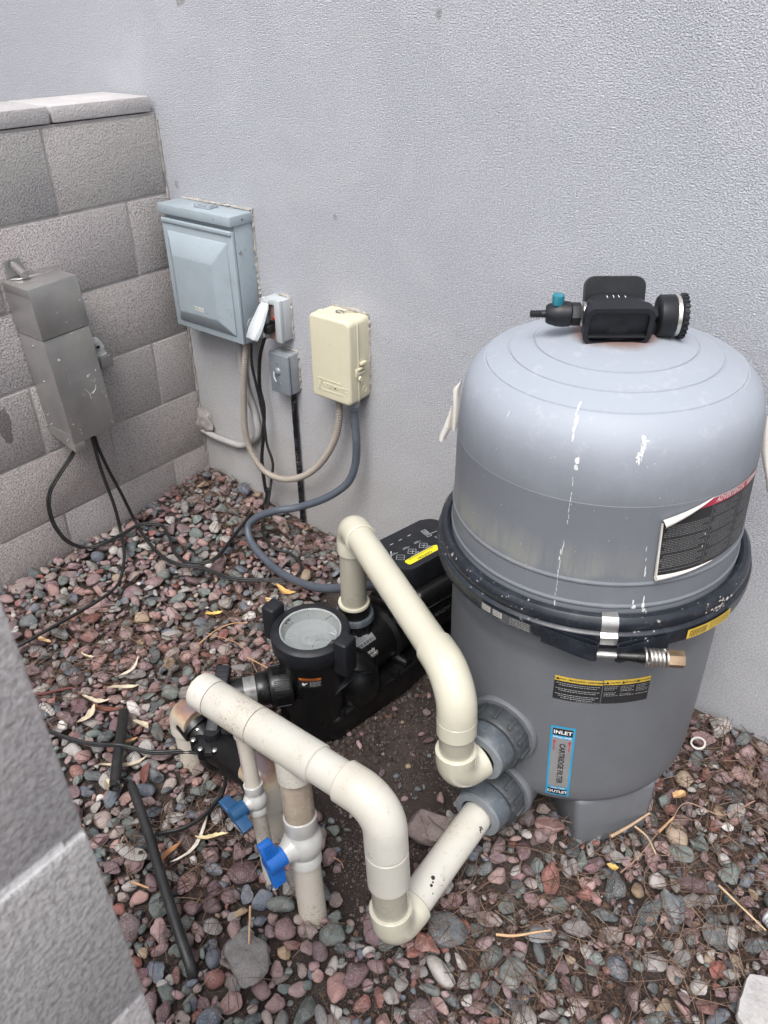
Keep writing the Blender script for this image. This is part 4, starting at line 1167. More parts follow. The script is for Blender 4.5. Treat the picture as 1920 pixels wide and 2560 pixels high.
obj('paint_spatter', bm, simple("spatter_white", (.55, .53, .50), .7), tb, local=True)

# photocell fixed beside the box
pc = thing("photocell", "small white swivelling photocell sensor on a grey square base beside the steel box", "sensor", (0, -.315, .53))
bm = BM(); box(bm, (0, -.345, .527), (.038, -.305, .560), .002); obj('base', bm, simple("base_grey", (.27, .26, .25), .6, metal=.2), pc)
bm = BM(); lathe(bm, [(.016, 0), (.0175, .003), (.0175, .008), (.013, .010), (.012, .022), (.0135, .022), (.0135, .026), (0, .026)], 24, Matrix.Translation((.020, -.330, .560))); obj('collar', bm, simple("collar_white", (.55, .56, .55), .4), pc)
bm = BM()
sweep(bm, [(.020, -.327, .584), (.021, -.333, .594), (.024, -.343, .606), (.027, -.352, .612)], [.0115, .0128, .0135, .012], 20)
obj('sensor_head', bm, simple("sensor_white", (.60, .61, .60), .4), pc)
bm = BM(); lathe(bm, [(0, .003), (.0045, .002), (.005, -.002)], 14, axM((.033, -.340, .592), (.9, .2, -.1))); obj('lens', bm, M_DARK, pc)


# ================================================================ FILTER TANK
def tank_mat(name, base, dome):
    mt, ns, ls, p = newmat(name)
    co = objco(ns)
    sep = ns.new('ShaderNodeSeparateXYZ'); ls.new(co, sep.inputs[0])
    a = noise_tex(ns, ls, co, 5, 6, .65)
    c = ramp(ns, ls, a, [(.3, tuple(b * .94 for b in base)), (.7, tuple(b * 1.07 for b in base))])
    mp = ns.new('ShaderNodeMapping'); mp.inputs['Scale'].default_value = (1, 1, .12); ls.new(co, mp.inputs[0])
    stk = noise_tex(ns, ls, mp.outputs[0], 45, 4, .6)
    c = mix(ns, ls, ramp(ns, ls, stk, [(.55, 0.0), (.8, .16)]), c, tuple(min(1, b * 1.5) for b in base))
    sp_ = noise_tex(ns, ls, co, 120, 2, .5)
    c = mix(ns, ls, ramp(ns, ls, sp_, [(.74, 0.0), (.77, .5)]), c, (.10, .09, .08))
    blot = noise_tex(ns, ls, co, 13, 5, .7)
    if dome:
        # chalky weathered top, the sky's brightness on it painted in as paler colour; cleaner band where an old label was; olive film low down; rust round the neck
        zr = ramp(ns, ls, sep.outputs['Z'], [(.788, 0.0), (.7905, 1.0)])
        zw = mth(ns, ls, 'ADD', sep.outputs['Z'], mth(ns, ls, 'MULTIPLY', mth(ns, ls, 'SUBTRACT', blot, .5), .06))
        chalk_skylit = ramp(ns, ls, zw, [(.79, 0.0), (.89, 1.0)])
        c = mix(ns, ls, mth(ns, ls, 'MULTIPLY', zr, .28), c, (base[0] * 1.18, base[1] * 1.18, base[2] * 1.18))
        c = mix(ns, ls, mth(ns, ls, 'MULTIPLY', chalk_skylit, .88), c, (.315, .345, .392))
        c = mix(ns, ls, mth(ns, ls, 'MULTIPLY', chalk_skylit, ramp(ns, ls, noise_tex(ns, ls, co, 38, 6, .75), [(.55, 0.0), (.7, .16)])), c, (.58, .60, .62))
        film = mth(ns, ls, 'MULTIPLY', ramp(ns, ls, zw, [(.655, 0.0), (.668, 1.0), (.69, .75), (.725, 0.0)]), ramp(ns, ls, noise_tex(ns, ls, mp.outputs[0], 26, 5, .7), [(.38, 0.0), (.55, .65)]))
        ang = mth(ns, ls, 'ADD', mth(ns, ls, 'MULTIPLY', sep.outputs['X'], -1.0), .25)
        film = mth(ns, ls, 'MULTIPLY', film, ramp(ns, ls, ang, [(.06, 0.0), (.16, 1.0)]))
        c = mix(ns, ls, film, c, (.25, .255, .225))
        rad = mth(ns, ls, 'SQRT', mth(ns, ls, 'ADD', mth(ns, ls, 'POWER', sep.outputs['X'], 2.0), mth(ns, ls, 'POWER', sep.outputs['Y'], 2.0)))
        rr = mth(ns, ls, 'ADD', rad, mth(ns, ls, 'MULTIPLY', mth(ns, ls, 'SUBTRACT', blot, .5), .03))
        c = mix(ns, ls, mth(ns, ls, 'MULTIPLY', ramp(ns, ls, rr, [(.056, .85), (.074, 0.0)]), ramp(ns, ls, sep.outputs['Z'], [(.90, 0.0), (.91, 1.0)])), c, (.19, .105, .075))
        ls.new(ramp(ns, ls, sep.outputs['Z'], [(.785, .42), (.80, .55)]), p.inputs['Roughness'])
    else:
        c = mix(ns, ls, ramp(ns, ls, blot, [(.5, 0.0), (.75, .3)]), c, tuple(b * .75 for b in base))
        p.inputs['Roughness'].default_value = .45
    ls.new(c, p.inputs['Base Color']); p.inputs['Specular IOR Level'].default_value = .4
    ls.new(bump(ns, ls, noise_tex(ns, ls, co, 160, 3, .6), .0006, .5), p.inputs['Normal'])
    return mt
M_DOME = tank_mat("dome_fibreglass", (.150, .161, .180), True)
M_BODY = tank_mat("tank_body_plastic", (.132, .139, .151), False)
M_BAND = simple("black_clamp", (.012, .015, .021), .32, var=.25, vscale=16, dust=.30, dustcol=(.075, .085, .10), spots=.6, spotcol=(.5, .48, .46), spotscale=150)
M_BLK = simple("black_plastic", (.0055, .0055, .006), .33, var=.2, vscale=18, dust=.10, dustcol=(.03, .03, .03), bmp=.0004, bscale=350)
M_BLKD = simple("dusty_black_plastic", (.011, .012, .015), .45, var=.25, vscale=20, dust=.35, dustcol=(.035, .037, .044), spec=.35)

TQ = V((0, 0, 1)).rotation_difference(V((-.02198, -.01736, 1)).normalized())
TC = (1.518, -.302, 0)
tk = thing("filter_tank", "large grey cartridge filter tank with a weathered dome, standing against the stucco wall", "filter tank", TC, quat=TQ)
DOME = [(0, .962), (.05, .961), (.085, .9545), (.105, .9505), (.122, .9463), (.1240, .9458), (.1246, .9434), (.1262, .9434), (.1276, .9443), (.145, .939), (.162, .9334), (.1634, .9330), (.1641, .9306), (.1658, .9303), (.1672, .9312), (.185, .9248), (.199, .9186), (.2004, .9180), (.2012, .9157), (.2028, .9151), (.2042, .9155), (.2105, .9105), (.2175, .9035), (.2245, .8945), (.2298, .885), (.2338, .875), (.2368, .864), (.2392, .850), (.2408, .836), (.2422, .820), (.2434, .805), (.2445, .791), (.2449, .7905), (.2452, .775), (.2458, .75), (.2466, .72), (.2477, .69), (.2487, .665), (.2490, .6570), (.2509, .6535), (.2509, .6512), (.2492, .6480), (.2496, .63), (.2503, .6150), (.2524, .6115), (.2524, .6090), (.2508, .6055), (.2515, .598), (.2525, .585)]
BODY = [(0, .096), (.19, .095), (.217, .0985), (.2325, .106), (.2415, .117), (.2462, .133), (.2480, .165), (.2492, .26), (.2490, .36), (.2478, .46), (.2478, .484), (.2495, .489), (.2495, .545), (.24, .56)]
def prof_r(P, z):
    P = sorted(P, key=lambda q_: q_[1])
    for (r0, z0), (r1, z1) in zip(P, P[1:]):
        if z0 <= z <= z1: return r0 + (r1 - r0) * (z - z0) / max(1e-9, z1 - z0)
    return P[0][0] if z < P[0][1] else P[-1][0]
def wrap(P, th0, z0, off=.0006, rot=0.0):
    c_, s_ = math.cos(R(rot)), math.sin(R(rot))
    def fn(u, v):
        u, v = u * c_ - v * s_, u * s_ + v * c_
        z = z0 + v; r = prof_r(P, z); a_ = R(th0) + u / r
        return V(((r + off) * math.cos(a_), (r + off) * math.sin(a_), z))
    return fn
bm = BM(); lathe(bm, DOME, 160); dome = obj('dome', bm, M_DOME, tk, local=True, angle=24)
bm = BM(); lathe(bm, BODY, 128)
# recessed handling panels are only shallow: a raised pad carries the two ports
prm = []
bd = obj('lower_body', bm, M_BODY, tk, local=True, angle=60)
bm = BM()
for i_, (ang_, rr_) in enumerate(((-37, .228), (60, .17), (142, .15), (-142, .13))):
    Mf = Matrix.Rotation(R(ang_), 4, 'Z') @ Matrix.Translation((rr_ - .075, 0, 0))
    vs = box(bm, (-.06, -.088, -.03), (.080, .088, .120), .014, 4, M=Matrix.Identity(4))
    for v in vs:
        k_ = (v.co.z + .03) / .165
        v.co.y *= 1.0 - .12 * (1 - k_) ; v.co.x += .006 * (1 - k_)
    bmesh.ops.transform(bm, matrix=Mf, verts=vs)
obj('foot', bm, M_BODY, tk, local=True)
# clamp band
bm = BM()
lathe(bm, [(.2545, .600), (.2600, .603), (.2670, .602), (.2725, .596), (.2745, .588), (.2730, .5805), (.2705, .5785), (.2765, .5765), (.2785, .574), (.2790, .560), (.2770, .547), (.2680, .5405), (.252, .540)], 160, close=True)
band = obj('clamp_band', bm, M_BAND, tk, local=True, angle=35)
M_STLB = simple("clamp_steel", (.46, .46, .455), .38, metal=.85, var=.15, vscale=60, dust=.3, dustcol=(.25, .2, .17))
def pol(th, r, z): return V((r * math.cos(R(th)), r * math.sin(R(th)), z))
def arcpatch(bm, t0, t1, rz, n=24, mat=0, th=.0012):
    """closed strip following the ring, section given as (r, z) list"""
    secs = []
    for i in range(n + 1):
        t = t0 + (t1 - t0) * i / n
        secs.append([bm.verts.new(pol(t, r, z)) for r, z in rz])
    m = len(rz)
    for a, b in zip(secs, secs[1:]):
        for k in range(m):
            f = bm.faces.new((a[k], a[(k + 1) % m], b[(k + 1) % m], b[k])); f.material_index = mat
    bm.faces.new(secs[0][::-1]); bm.faces.new(secs[-1])
bm = BM()
arcpatch(bm, -60.6, -55.2, [(.2548, .6045), (.2675, .6040), (.2745, .597), (.2765, .588), (.2750, .578), (.2820, .573), (.2830, .560), (.2815, .560), (.2805, .5725), (.2735, .5775), (.275, .588), (.2732, .5962), (.267, .6025), (.2548, .603)], 8)
obj('steel_bridge', bm, M_STLB, band, local=True)
def ribbon(bm, pts, wz, th, mat=0):
    """strap: path in plan (x, y), z centre, half height wz"""
    P = catmull(pts, .004); fr = frames(P); secs = []
    for i, (p, (t, u, w)) in enumerate(zip(P, fr)):
        n_ = V((t.y, -t.x, 0)).normalized(); h_ = wz[0] + (wz[1] - wz[0]) * i / (len(P) - 1)
        secs.append([bm.verts.new(p + n_ * s * th / 2 + V((0, 0, q_ * h_))) for s, q_ in ((-1, -1), (1, -1), (1, 1), (-1, 1))])
    for a, b in zip(secs, secs[1:]):
        for k in range(4): bm.faces.new((a[k], a[(k + 1) % 4], b[(k + 1) % 4], b[k]))
    bm.faces.new(secs[0][::-1]); bm.faces.new(secs[-1])
bm = BM()
ribbon(bm, [pol(-79, .280, .556), pol(-74, .2835, .556), pol(-68, .290, .554), pol(-62.5, .297, .553), pol(-61.2, .2935, .553), pol(-62.2, .288, .554), pol(-66, .2835, .555), pol(-72, .281, .556)], (.015, .0165), .0014)
ribbon(bm, [pol(-38, .280, .556), pol(-44, .283, .556), pol(-49, .289, .554), pol(-54.3, .296, .552), pol(-55.6, .292, .552), pol(-54.5, .287, .553), pol(-50, .2835, .555), pol(-44, .281, .556)], (.0145, .0165), .0014)
obj('strap_loop', bm, M_BAND, band, local=True)
cb = pol(-61.5, .2955, .551); ct = V((math.sin(R(58.5)), math.cos(R(58.5)), -.03)).normalized()
ct = (V(pol(-38.8, .312, .549)) - cb).normalized()
bm = BM(); sweep(bm, [cb, cb + ct * .030], .0052, 16); obj('t_bolt', bm, M_STLB, band, local=True)
bm = BM(); sweep(bm, [cb + ct * .030, cb + ct * .036, cb + ct * .062, cb + ct * .062, cb + ct * .071], [.0045, .0072, .0085, .0098, .0098], 18); obj('bolt_sleeve', bm, M_BLK, band, local=True)
bm = BM()
lathe(bm, [(.0, 0), (.0155, 0), (.0155, .0026), (0, .0026)], 24, axM(cb + ct * .0715, ct))
lathe(bm, [(.0, 0), (.0150, 0), (.0150, .0024), (0, .0024)], 24, axM(cb + ct * .1035, ct))
Ms = axM(cb + ct * .0735, ct); sp3 = [Ms @ V((.0118 * math.cos(a_), .0118 * math.sin(a_), .0025 + .0275 * k_ / 90)) for k_, a_ in ((k_, k_ * 2 * math.pi * 4.6 / 90) for k_ in range(91))]
sweep(bm, sp3, .0031, 10)
obj('spring', bm, simple("spring_steel", (.58, .56, .53), .33, metal=.95, dust=.3, dustcol=(.3, .25, .2)), band, local=True)
bm = BM(); prism(bm, [(.0138 * math.cos(R(60 * k)), .0138 * math.sin(R(60 * k))) for k in range(6)], 0, .025, axM(cb + ct * .1062, ct), bev=.001)
obj('brass_nut', bm, simple("brass", (.36, .26, .17), .42, metal=.85, var=.2, vscale=60), band, local=True)
# stickers on the band
SB = [(.279, .5), (.2795, .58)]
M_YEL = simple("yellow_sticker", (.62, .43, .06), .5, dust=.35, dustcol=(.3, .24, .12), var=.1, vscale=60)
M_WHT = simple("white_print", (.58, .58, .57), .55)
M_INK = simple("black_print", (.018, .018, .02), .5)
bm = BM(); f1 = wrap(SB, -21.5, .561, .0016); f2 = wrap(SB, -21.5, .561, .0021)
vs = rrect(.098, .020, .007); bm.faces.new([bm.verts.new(f1(u, v)) for u, v in vs]) if False else patch(bm, f1, -.049, .049, -.0095, .0095, 16, 1, 0)
for k in range(11): patch(bm, f2, -.044 + k * .0032, -.0428 + k * .0032, -.007, .007, 1, 1, 1)
for k in range(4): filler(bm, f2, -.004, .046, .006 - k * .004, .0011, 40 + k, 1, .003, .009)
obj('yellow_sticker', bm, [M_YEL, M_INK], band, local=True)
bm = BM(); f1 = wrap(SB, -92.4, .5605, .0016); f2 = wrap(SB, -92.4, .5605, .0021)
patch(bm, f1, -.048, .048, -.010, .010, 14, 1, 0)
for a_, b_, k in ((-.045, -.027, 0), (-.022, -.004, 0)):
    patch(bm, f2, a_, b_, -.004, .008, 2, 1, 1)
    for j in range(3): filler(bm, wrap(SB, -92.4, .5605, .0025), a_ + .001, b_ - .001, .006 - j * .0035, .0012, j, 2, .002, .005)
for k in range(5): filler(bm, f2, .010, .045, .007 - k * .0032, .0008, 60 + k, 1, .002, .006)
obj('faded_sticker', bm, [simple("faded_black", (.035, .04, .046), .5, dust=.4, dustcol=(.2, .2, .2)), simple("dirty_white_print", (.42, .40, .37), .6), M_INK], band, local=True)

# warning label on the dome, peeling
BK = M_INK; RED = simple("red_print", (.42, .022, .055), .5)
PAPER = simple("sticker_paper", (.62, .60, .56), .7, var=.1, vscale=20, dust=.25, dustcol=(.42, .27, .19))
dth = -22; dzc = .725
f1 = wrap(DOME, dth, dzc, .0010); f2 = wrap(DOME, dth, dzc, .0015)
ul, ur, vb, vt = -.097, .112, -.0575, .064
bm = BM()
def top_at(u): return vt if u > -.018 else vt - (-.018 - u) / (.079) * .024
nseg = 26
row0, row1 = [], []
for i in range(nseg + 1):
    u = ul + (ur - ul) * i / nseg; row0.append(bm.verts.new(f1(u, vb))); row1.append(bm.verts.new(f1(u, min(top_at(u), vt - .0135))))
for i in range(nseg): bm.faces.new((row0[i], row0[i + 1], row1[i + 1], row1[i])).material_index = 0
rA, rB = [], []
for i in range(nseg + 1):
    u = ul + (ur - ul) * i / nseg
    a_ = min(top_at(u), vt - .0135); b_ = top_at(u); rA.append((u, a_)); rB.append((u, b_))
for i in range(nseg):
    if rB[i + 1][1] - rA[i + 1][1] > .0005:
        bm.faces.new([bm.verts.new(f1(*q_)) for q_ in (rA[i], rA[i + 1], rB[i + 1], rB[i])]).material_index = 1
put_text(bm, "ADVERTENCIA", .0165, wrap(DOME, dth, dzc, .0016), 'LEFT', .012, 2, .22) if False else None
g1 = wrap(DOME, dth, dzc + vt - .0068, .0016)
put_text(bm, "ADVERTENCIA", .0118, lambda u, v: g1(u - .0095, v), 'LEFT', .018, 2, .25, 1.0, .86)
put_text(bm, "AVERTISSEMENT", .0185, lambda u, v: g1(u + .088, v), 'LEFT', .015, 2, .25, .9) if False else put_text(bm, "AVERTISSEMENT", .0118, lambda u, v: g1(u + .065, v), 'LEFT', .018, 2, .25, .8, .6)
for (a_, b_, sd0, v0) in ((ul + .006, -.016, 0, .030), (-.010, .046, 100, .046), (.056, .108, 200, .046)):
    k = 0; v = v0
    while v > vb + .006:
        if (k + sd0) % 9 != 7: filler(bm, f2, a_ + (.004 if k % 5 in (2, 3) else 0), b_ - (.012 if k % 4 == 3 else 0), v, .0009, sd0 + k, 3, .0018, .006)
        v -= .0031; k += 1
patch(bm, f2, -.0136, -.0130, vb, vt, 1, 8, 3); patch(bm, f2, .0517, .0522, vb, vt - .0135, 1, 8, 3)
for (u_, v_) in ((-.020, -.018), (-.019, .004)): polypatch(bm, wrap(DOME, dth, dzc, .0018), [(u_, v_), (u_ + .0016, v_ - .002), (u_ + .001, v_ - .005), (u_ - .001, v_ - .003)], 2)
wl = obj('warning_label', bm, [BK, RED, simple("label_white_print", (.60, .58, .57), .5), simple("label_small_print", (.22, .22, .22), .5)], tk, local=True)
# curled edges of the label
def curl(bm, a, b, r0, r1, turns=.8, n=14, P=DOME, th0=dth, zc=dzc, start=0.0, flip=1):
    A, B = V((*a, 0)), V((*b, 0)); d = (B - A).normalized(); nrm = V((-d.y, d.x, 0)) * flip; fnn = lambda u, v, o_: wrap(P, th0, zc, o_)(u, v)
    rows = []
    for j in range(n + 1):
        s = j / n; r = r0 + (r1 - r0) * s; c0 = A + (B - A) * s; row = []
        for k in range(11):
            a_ = start + turns * 2 * math.pi * k / 10
            p = c0 + nrm * (r * math.sin(a_)); row.append(bm.verts.new(fnn(p.x, p.y, .0012 + r * (1 - math.cos(a_)))))
        rows.append(row)
    for x_, y_ in zip(rows, rows[1:]):
        for k in range(10): bm.faces.new((x_[k], x_[k + 1], y_[k + 1], y_[k]))
bm = BM()
curl(bm, (ul, vt - .0245), (-.016, vt + .0005), .0062, .0004, .72, 22)
patch(bm, wrap(DOME, dth, dzc, .0019), -.016, ur, vt - .0006, vt + .0007, 12, 1)
curl(bm, (ul - .001, vt - .026), (ul + .001, vb), .0022, .0030, .55, 14, flip=1)
curl(bm, (ul + .001, vb), (.01, vb), .0050, .0003, .70, 16, flip=-1)
obj('peeling_edge', bm, PAPER, wl, local=True, angle=70)
# two paper strips peeling off at the far left and far right of the dome (built where they hang)
def flag(pts, name, label=None):
    """pts: list of (left, right) world points"""
    bm = BM(); rows = []
    for (a, b) in pts:
        a, b = V(a), V(b); m_ = (a + b) / 2; n_ = V((.30, -.95, 0)); row = []
        for k in range(7):
            t = k / 6; row.append(a.lerp(b, t) + n_ * (.006 * math.sin(t * math.pi)))
        rows.append(row)
    for o_, fl_ in ((0, 0), (.0007, 1)):
        g = [[bm.verts.new(p + V((.2, -.9, 0)) * o_) for p in row] for row in rows]
        for x_, y_ in zip(g, g[1:]):
            for k in range(6):
                q_ = (x_[k], x_[k + 1], y_[k + 1], y_[k]); bm.faces.new(q_ if fl_ else q_[::-1])
    return obj(name, bm, PAPER, tk, angle=70)
flag([((1.262, -0.393, 0.839), (1.265, -0.392, 0.841)), ((1.250, -0.397, 0.823), (1.263, -0.393, 0.824)), ((1.251, -0.397, 0.793), (1.262, -0.393, 0.795)), ((1.251, -0.397, 0.762), (1.262, -0.393, 0.763)), ((1.252, -0.397, 0.739), (1.260, -0.394, 0.747))], 'peeled_strip')
flag([((1.250, -0.398, 0.793), (1.252, -0.397, 0.793)), ((1.244, -0.400, 0.772), (1.252, -0.397, 0.774)), ((1.237, -0.402, 0.747), (1.252, -0.397, 0.749)), ((1.229, -0.405, 0.722), (1.242, -0.400, 0.726)), ((1.230, -0.405, 0.716), (1.241, -0.401, 0.720))], 'peeled_strip')
flag([((1.725, -0.228, 0.849), (1.730, -0.226, 0.850)), ((1.727, -0.228, 0.815), (1.739, -0.223, 0.817)), ((1.731, -0.226, 0.790), (1.746, -0.221, 0.793)), ((1.738, -0.223, 0.769), (1.751, -0.219, 0.771)), ((1.749, -0.220, 0.743), (1.758, -0.217, 0.743)), ((1.758, -0.216, 0.712), (1.764, -0.214, 0.717))], 'peeled_strip')

# caution labels and the inlet / outlet label on the body
bm = BM(); f1 = wrap(BODY, -64.6, .419, .0008); f2 = wrap(BODY, -64.6, .419, .0013)
hw1 = .0395
patch(bm, f1, -hw1, hw1, -.0265, .017, 10, 1, 0); patch(bm, f1, -hw1, hw1, .017, .0275, 10, 1, 1)
for u_ in (-.034,): polypatch(bm, f2, [(u_ - .003, .0195), (u_ + .003, .0195), (u_, .0255)], 2)
put_text(bm, "CAUTION \u2022 PRECAUCI\u00d3N \u2022 AVERTISSEMENT", .0048, lambda u, v: f2(u + .003, v + .0220), 'CENTER', .02, 2, .2, 1.0, .92)
for k in range(9):
    if k in (2, 5): continue
    w_ = .036 - .006 * (k % 3) * .8; filler(bm, f2, -w_, w_, .0125 - k * .0042, .0013, 300 + k, 3, .0018, .006)
filler(bm, f2, 0, .037, -.0245, .0007, 8, 3)
obj('caution_label', bm, [BK, M_YEL, M_INK, simple("caution_small_print", (.35, .35, .35), .5)], bd, local=True)
bm = BM(); f1 = wrap(BODY, -45.8, .421, .0008); f2 = wrap(BODY, -45.8, .421, .0013); hw2 = .0405
patch(bm, f1, -hw2, hw2, -.0275, .0165, 10, 1, 0); patch(bm, f1, -hw2, hw2, .0165, .0275, 10, 1, 1)
for u_ in (-.034, -.008, .018): polypatch(bm, f2, [(u_ - .003, .019), (u_ + .003, .019), (u_, .025)], 2)
for u_, t_, s_ in ((-.0215, "CAUTION", .0045), (.0055, "PRECAUCI\u00d3N", .0042), (.0305, "AVERTISSEMENT", .0036)): put_text(bm, t_, s_, lambda u, v, u_=u_: f2(u + u_, v + .0215), 'CENTER', .02, 2, .2, 1.0, .85)
for c_, (a_, b_) in enumerate(((-.038, -.014), (-.011, .014), (.0165, .039))):
    for k in range(7):
        if k == (3, 4, 5)[c_]: continue
        filler(bm, f2, a_, b_ - .003 * (k % 3), .0125 - k * .0035, .0010, 400 + c_ * 20 + k, 3, .0015, .005)
obj('caution_label', bm, [BK, M_YEL, M_INK, D.materials["caution_small_print"]], bd, local=True)
bm = BM()
CY = simple("cyan_print", (.02, .29, .52), .45); SIL = simple("silver_label", (.33, .33, .325), .42, metal=.35)
f1 = wrap(BODY, -67.3, .230, .0008, 1.5); f2 = wrap(BODY, -67.3, .230, .0013, 1.5); f3 = wrap(BODY, -67.3, .230, .0018, 1.5); f4 = wrap(BODY, -67.3, .230, .0023, 1.5)
patch(bm, f1, -.0215, .0215, -.096, .096, 6, 40, 0)
patch(bm, f2, -.0180, .0180, -.092, .092, 6, 40, 1)
patch(bm, f3, -.0175, .0175, .0735, .0910, 6, 4, 2); patch(bm, f3, -.0175, .0175, -.0915, -.0755, 6, 8, 2)
patch(bm, f3, -.0175, .0175, .0655, .0735, 6, 1, 0); patch(bm, f3, -.0175, .0175, -.0755, -.0685, 6, 3, 0)
put_text(bm, "INLET", .0118, lambda u, v: f4(u, v + .0822), 'CENTER', .03, 3, 0, 1.05)
put_text(bm, "OUTLET", .0104, lambda u, v: f4(u, v - .0835), 'CENTER', .03, 3, 0, 1.0, .95)
put_text(bm, "ENTRADA / ENTR\u00c9E", .0052, lambda u, v: f4(u, v + .0693), 'CENTER', .03, 3, 0, 1.0, .72)
put_text(bm, "SALIDA / SORTIE", .0048, lambda u, v: f4(u, v - .0722), 'CENTER', .03, 3, 0, 1.0, .72)
put_text(bm, "CARTRIDGE FILTER", .0140, lambda u, v: f3(v + .001, -u - .002), 'CENTER', .022, 2, 0, 1.0, .92)
for s_ in (-1, 1):
    polypatch(bm, f3, [(s_ * .0135 - .0008, .034), (s_ * .0135 + .0008, .034), (s_ * .0135 + .0008, .056), (s_ * .0135 - .0008, .056)], 4)
    polypatch(bm, f3, [(s_ * .0135 - .0028, .055), (s_ * .0135 + .0028, .055), (s_ * .0135, .0625)], 4)
obj('port_label', bm, [CY, SIL, BK, simple("bright_white_print", (.72, .72, .72), .5), RED], bd, local=True)

# white bird droppings and scratches: thin irregular splashes on the dome
bm = BM(); dr = random.Random(4)
def splash(th, z, w, h, n=10, off=.0006, rag=.45, P=DOME):
    fn = wrap(P, th, z, off)
    w *= .62
    pts = [(w / 2 * math.cos(6.283 * k / n) * dr.uniform(1 - rag, 1 + rag * .6), h / 2 * math.sin(6.283 * k / n) * dr.uniform(1 - rag, 1 + rag * .5)) for k in range(n)]
    c0 = bm.verts.new(fn(0, 0)); rg = [bm.verts.new(fn(*q_)) for q_ in pts]
    for k in range(n): bm.faces.new((c0, rg[k], rg[(k + 1) % n]))
def trail(ptsT, w0, w1, gap=.25):
    for (t0, z0), (t1, z1) in zip(ptsT, ptsT[1:]):
        n = max(1, int(abs(z1 - z0) / .008))
        for k in range(n):
            if dr.random() < gap: continue
            s = (k + .5) / n; splash(t0 + (t1 - t0) * s + dr.uniform(-.15, .15), z0 + (z1 - z0) * s, dr.uniform(w0, w1), abs(z1 - z0) / n * dr.uniform(.9, 1.7), 8)
trail([(-79.63, 0.9249), (-78.64, 0.9105), (-78.37, 0.8828)], .003, .010, .1)
trail([(-75.55, 0.8603), (-75.47, 0.8409)], .006, .013, 0)
trail([(-75.97, 0.8407), (-76.07, 0.7907), (-75.86, 0.7600), (-76.89, 0.6865), (-77.07, 0.6161), (-77.02, 0.5881)], .0008, .0022, .35)
trail([(-77.15, 0.7051), (-77.36, 0.6821)], .0025, .005, .1); trail([(-77.04, 0.6104), (-77.02, 0.5881)], .003, .006, .1)
trail([(-71.73, 0.8620), (-71.81, 0.8503)], .003, .006, .2)
for k in range(26):
    s = k / 25; a_ = (-53.87, 0.8933); b_ = (-56.00, 0.8595)
    splash(a_[0] + (b_[0] - a_[0]) * s + dr.uniform(-1, 1), a_[1] + (b_[1] - a_[1]) * s, dr.uniform(.002, .009), dr.uniform(.003, .010), 7, rag=.7)
trail([(-48.46, 0.7219), (-47.23, 0.6584)], .0015, .004, .5)
trail([(-50.23, 0.6249), (-49.41, 0.6045)], .004, .012, .1); trail([(-46.65, 0.6155), (-43.71, 0.5815)], .004, .010, .1); trail([(-46.64, 0.6315), (-46.12, 0.6169)], .002, .005, .1)
trail([(-105.20, 0.8956), (-106.00, 0.8845)], .002, .004, 0)
for k in range(60):
    splash(dr.uniform(-130, 0), dr.uniform(.60, .86), dr.uniform(.0008, .002), dr.uniform(.0008, .003), 6)
obj('bird_droppings', bm, simple("dropping_white", (.60, .62, .62), .8, var=.15, vscale=90), dome, local=True)
bm = BM()
for k in range(30):
    splash(dr.gauss(-17.5, 3.0), .5885 + dr.gauss(0, .006), dr.uniform(.004, .010), dr.uniform(.003, .006), 8, .0012, .6, [(.2735, .575), (.2748, .588), (.2735, .600)])
obj('paint_splash', bm, simple("pinkish_splash", (.60, .54, .50), .8), band, local=True)

# inlet and outlet unions: flange, ribbed nut, adapter
M_GNUT = simple("weathered_nut", (.042, .047, .052), .5, var=.25, vscale=35, dust=.6, dustcol=(.13, .14, .15), bmp=.0006)
M_GCOL = simple("grey_adapter", (.075, .088, .102), .45, var=.25, vscale=30, dust=.6, dustcol=(.19, .205, .22))
M_GRIM = simple("light_rim", (.19, .21, .225), .5, var=.12, vscale=40)
for (pxc, pz, yend) in ((1.497, .262, -.640), (1.5045, .098, -.638)):
    o_ = V((pxc, yend, pz)); dY = V((.004, 1, 0)).normalized()
    bm = BM(); Mu = axM(o_, dY)
    rib = lambda: None
    lathe(bm, [(.040, .034), (.0575, .036), (.0605, .041), (.062, .070), (.060, .075), (.040, .0755)], 60, Mu, close=True)
    for k in range(12):
        a_ = 30 * k; Mk = Mu @ Matrix.Rotation(R(a_), 4, 'Z')
        box(bm, (.0605, -.0038, .042), (.0648, .0038, .072), .0012, 2, M=Mk)
    nut = obj('union_nut', bm, M_GNUT, tk)
    bm = BM(); lathe(bm, [(.040, .076), (.068, .076), (.0695, .080), (.070, .088), (.067, .094), (.066, .14), (.040, .14)], 60, Mu, close=True); obj('port_flange', bm, M_BODY, tk)
    bm = BM(); lathe(bm, [(.034, .003), (.0465, .004), (.049, .008), (.0515, .030), (.052, .036), (.034, .036)], 48, Mu, close=True)
    lathe(bm, [(.0335, -.0035), (.0475, -.0030), (.0480, .0035), (.0335, .004)], 48, Mu, close=True, mat=1)
    obj('union_adapter', bm, [M_GCOL, M_GRIM], nut)

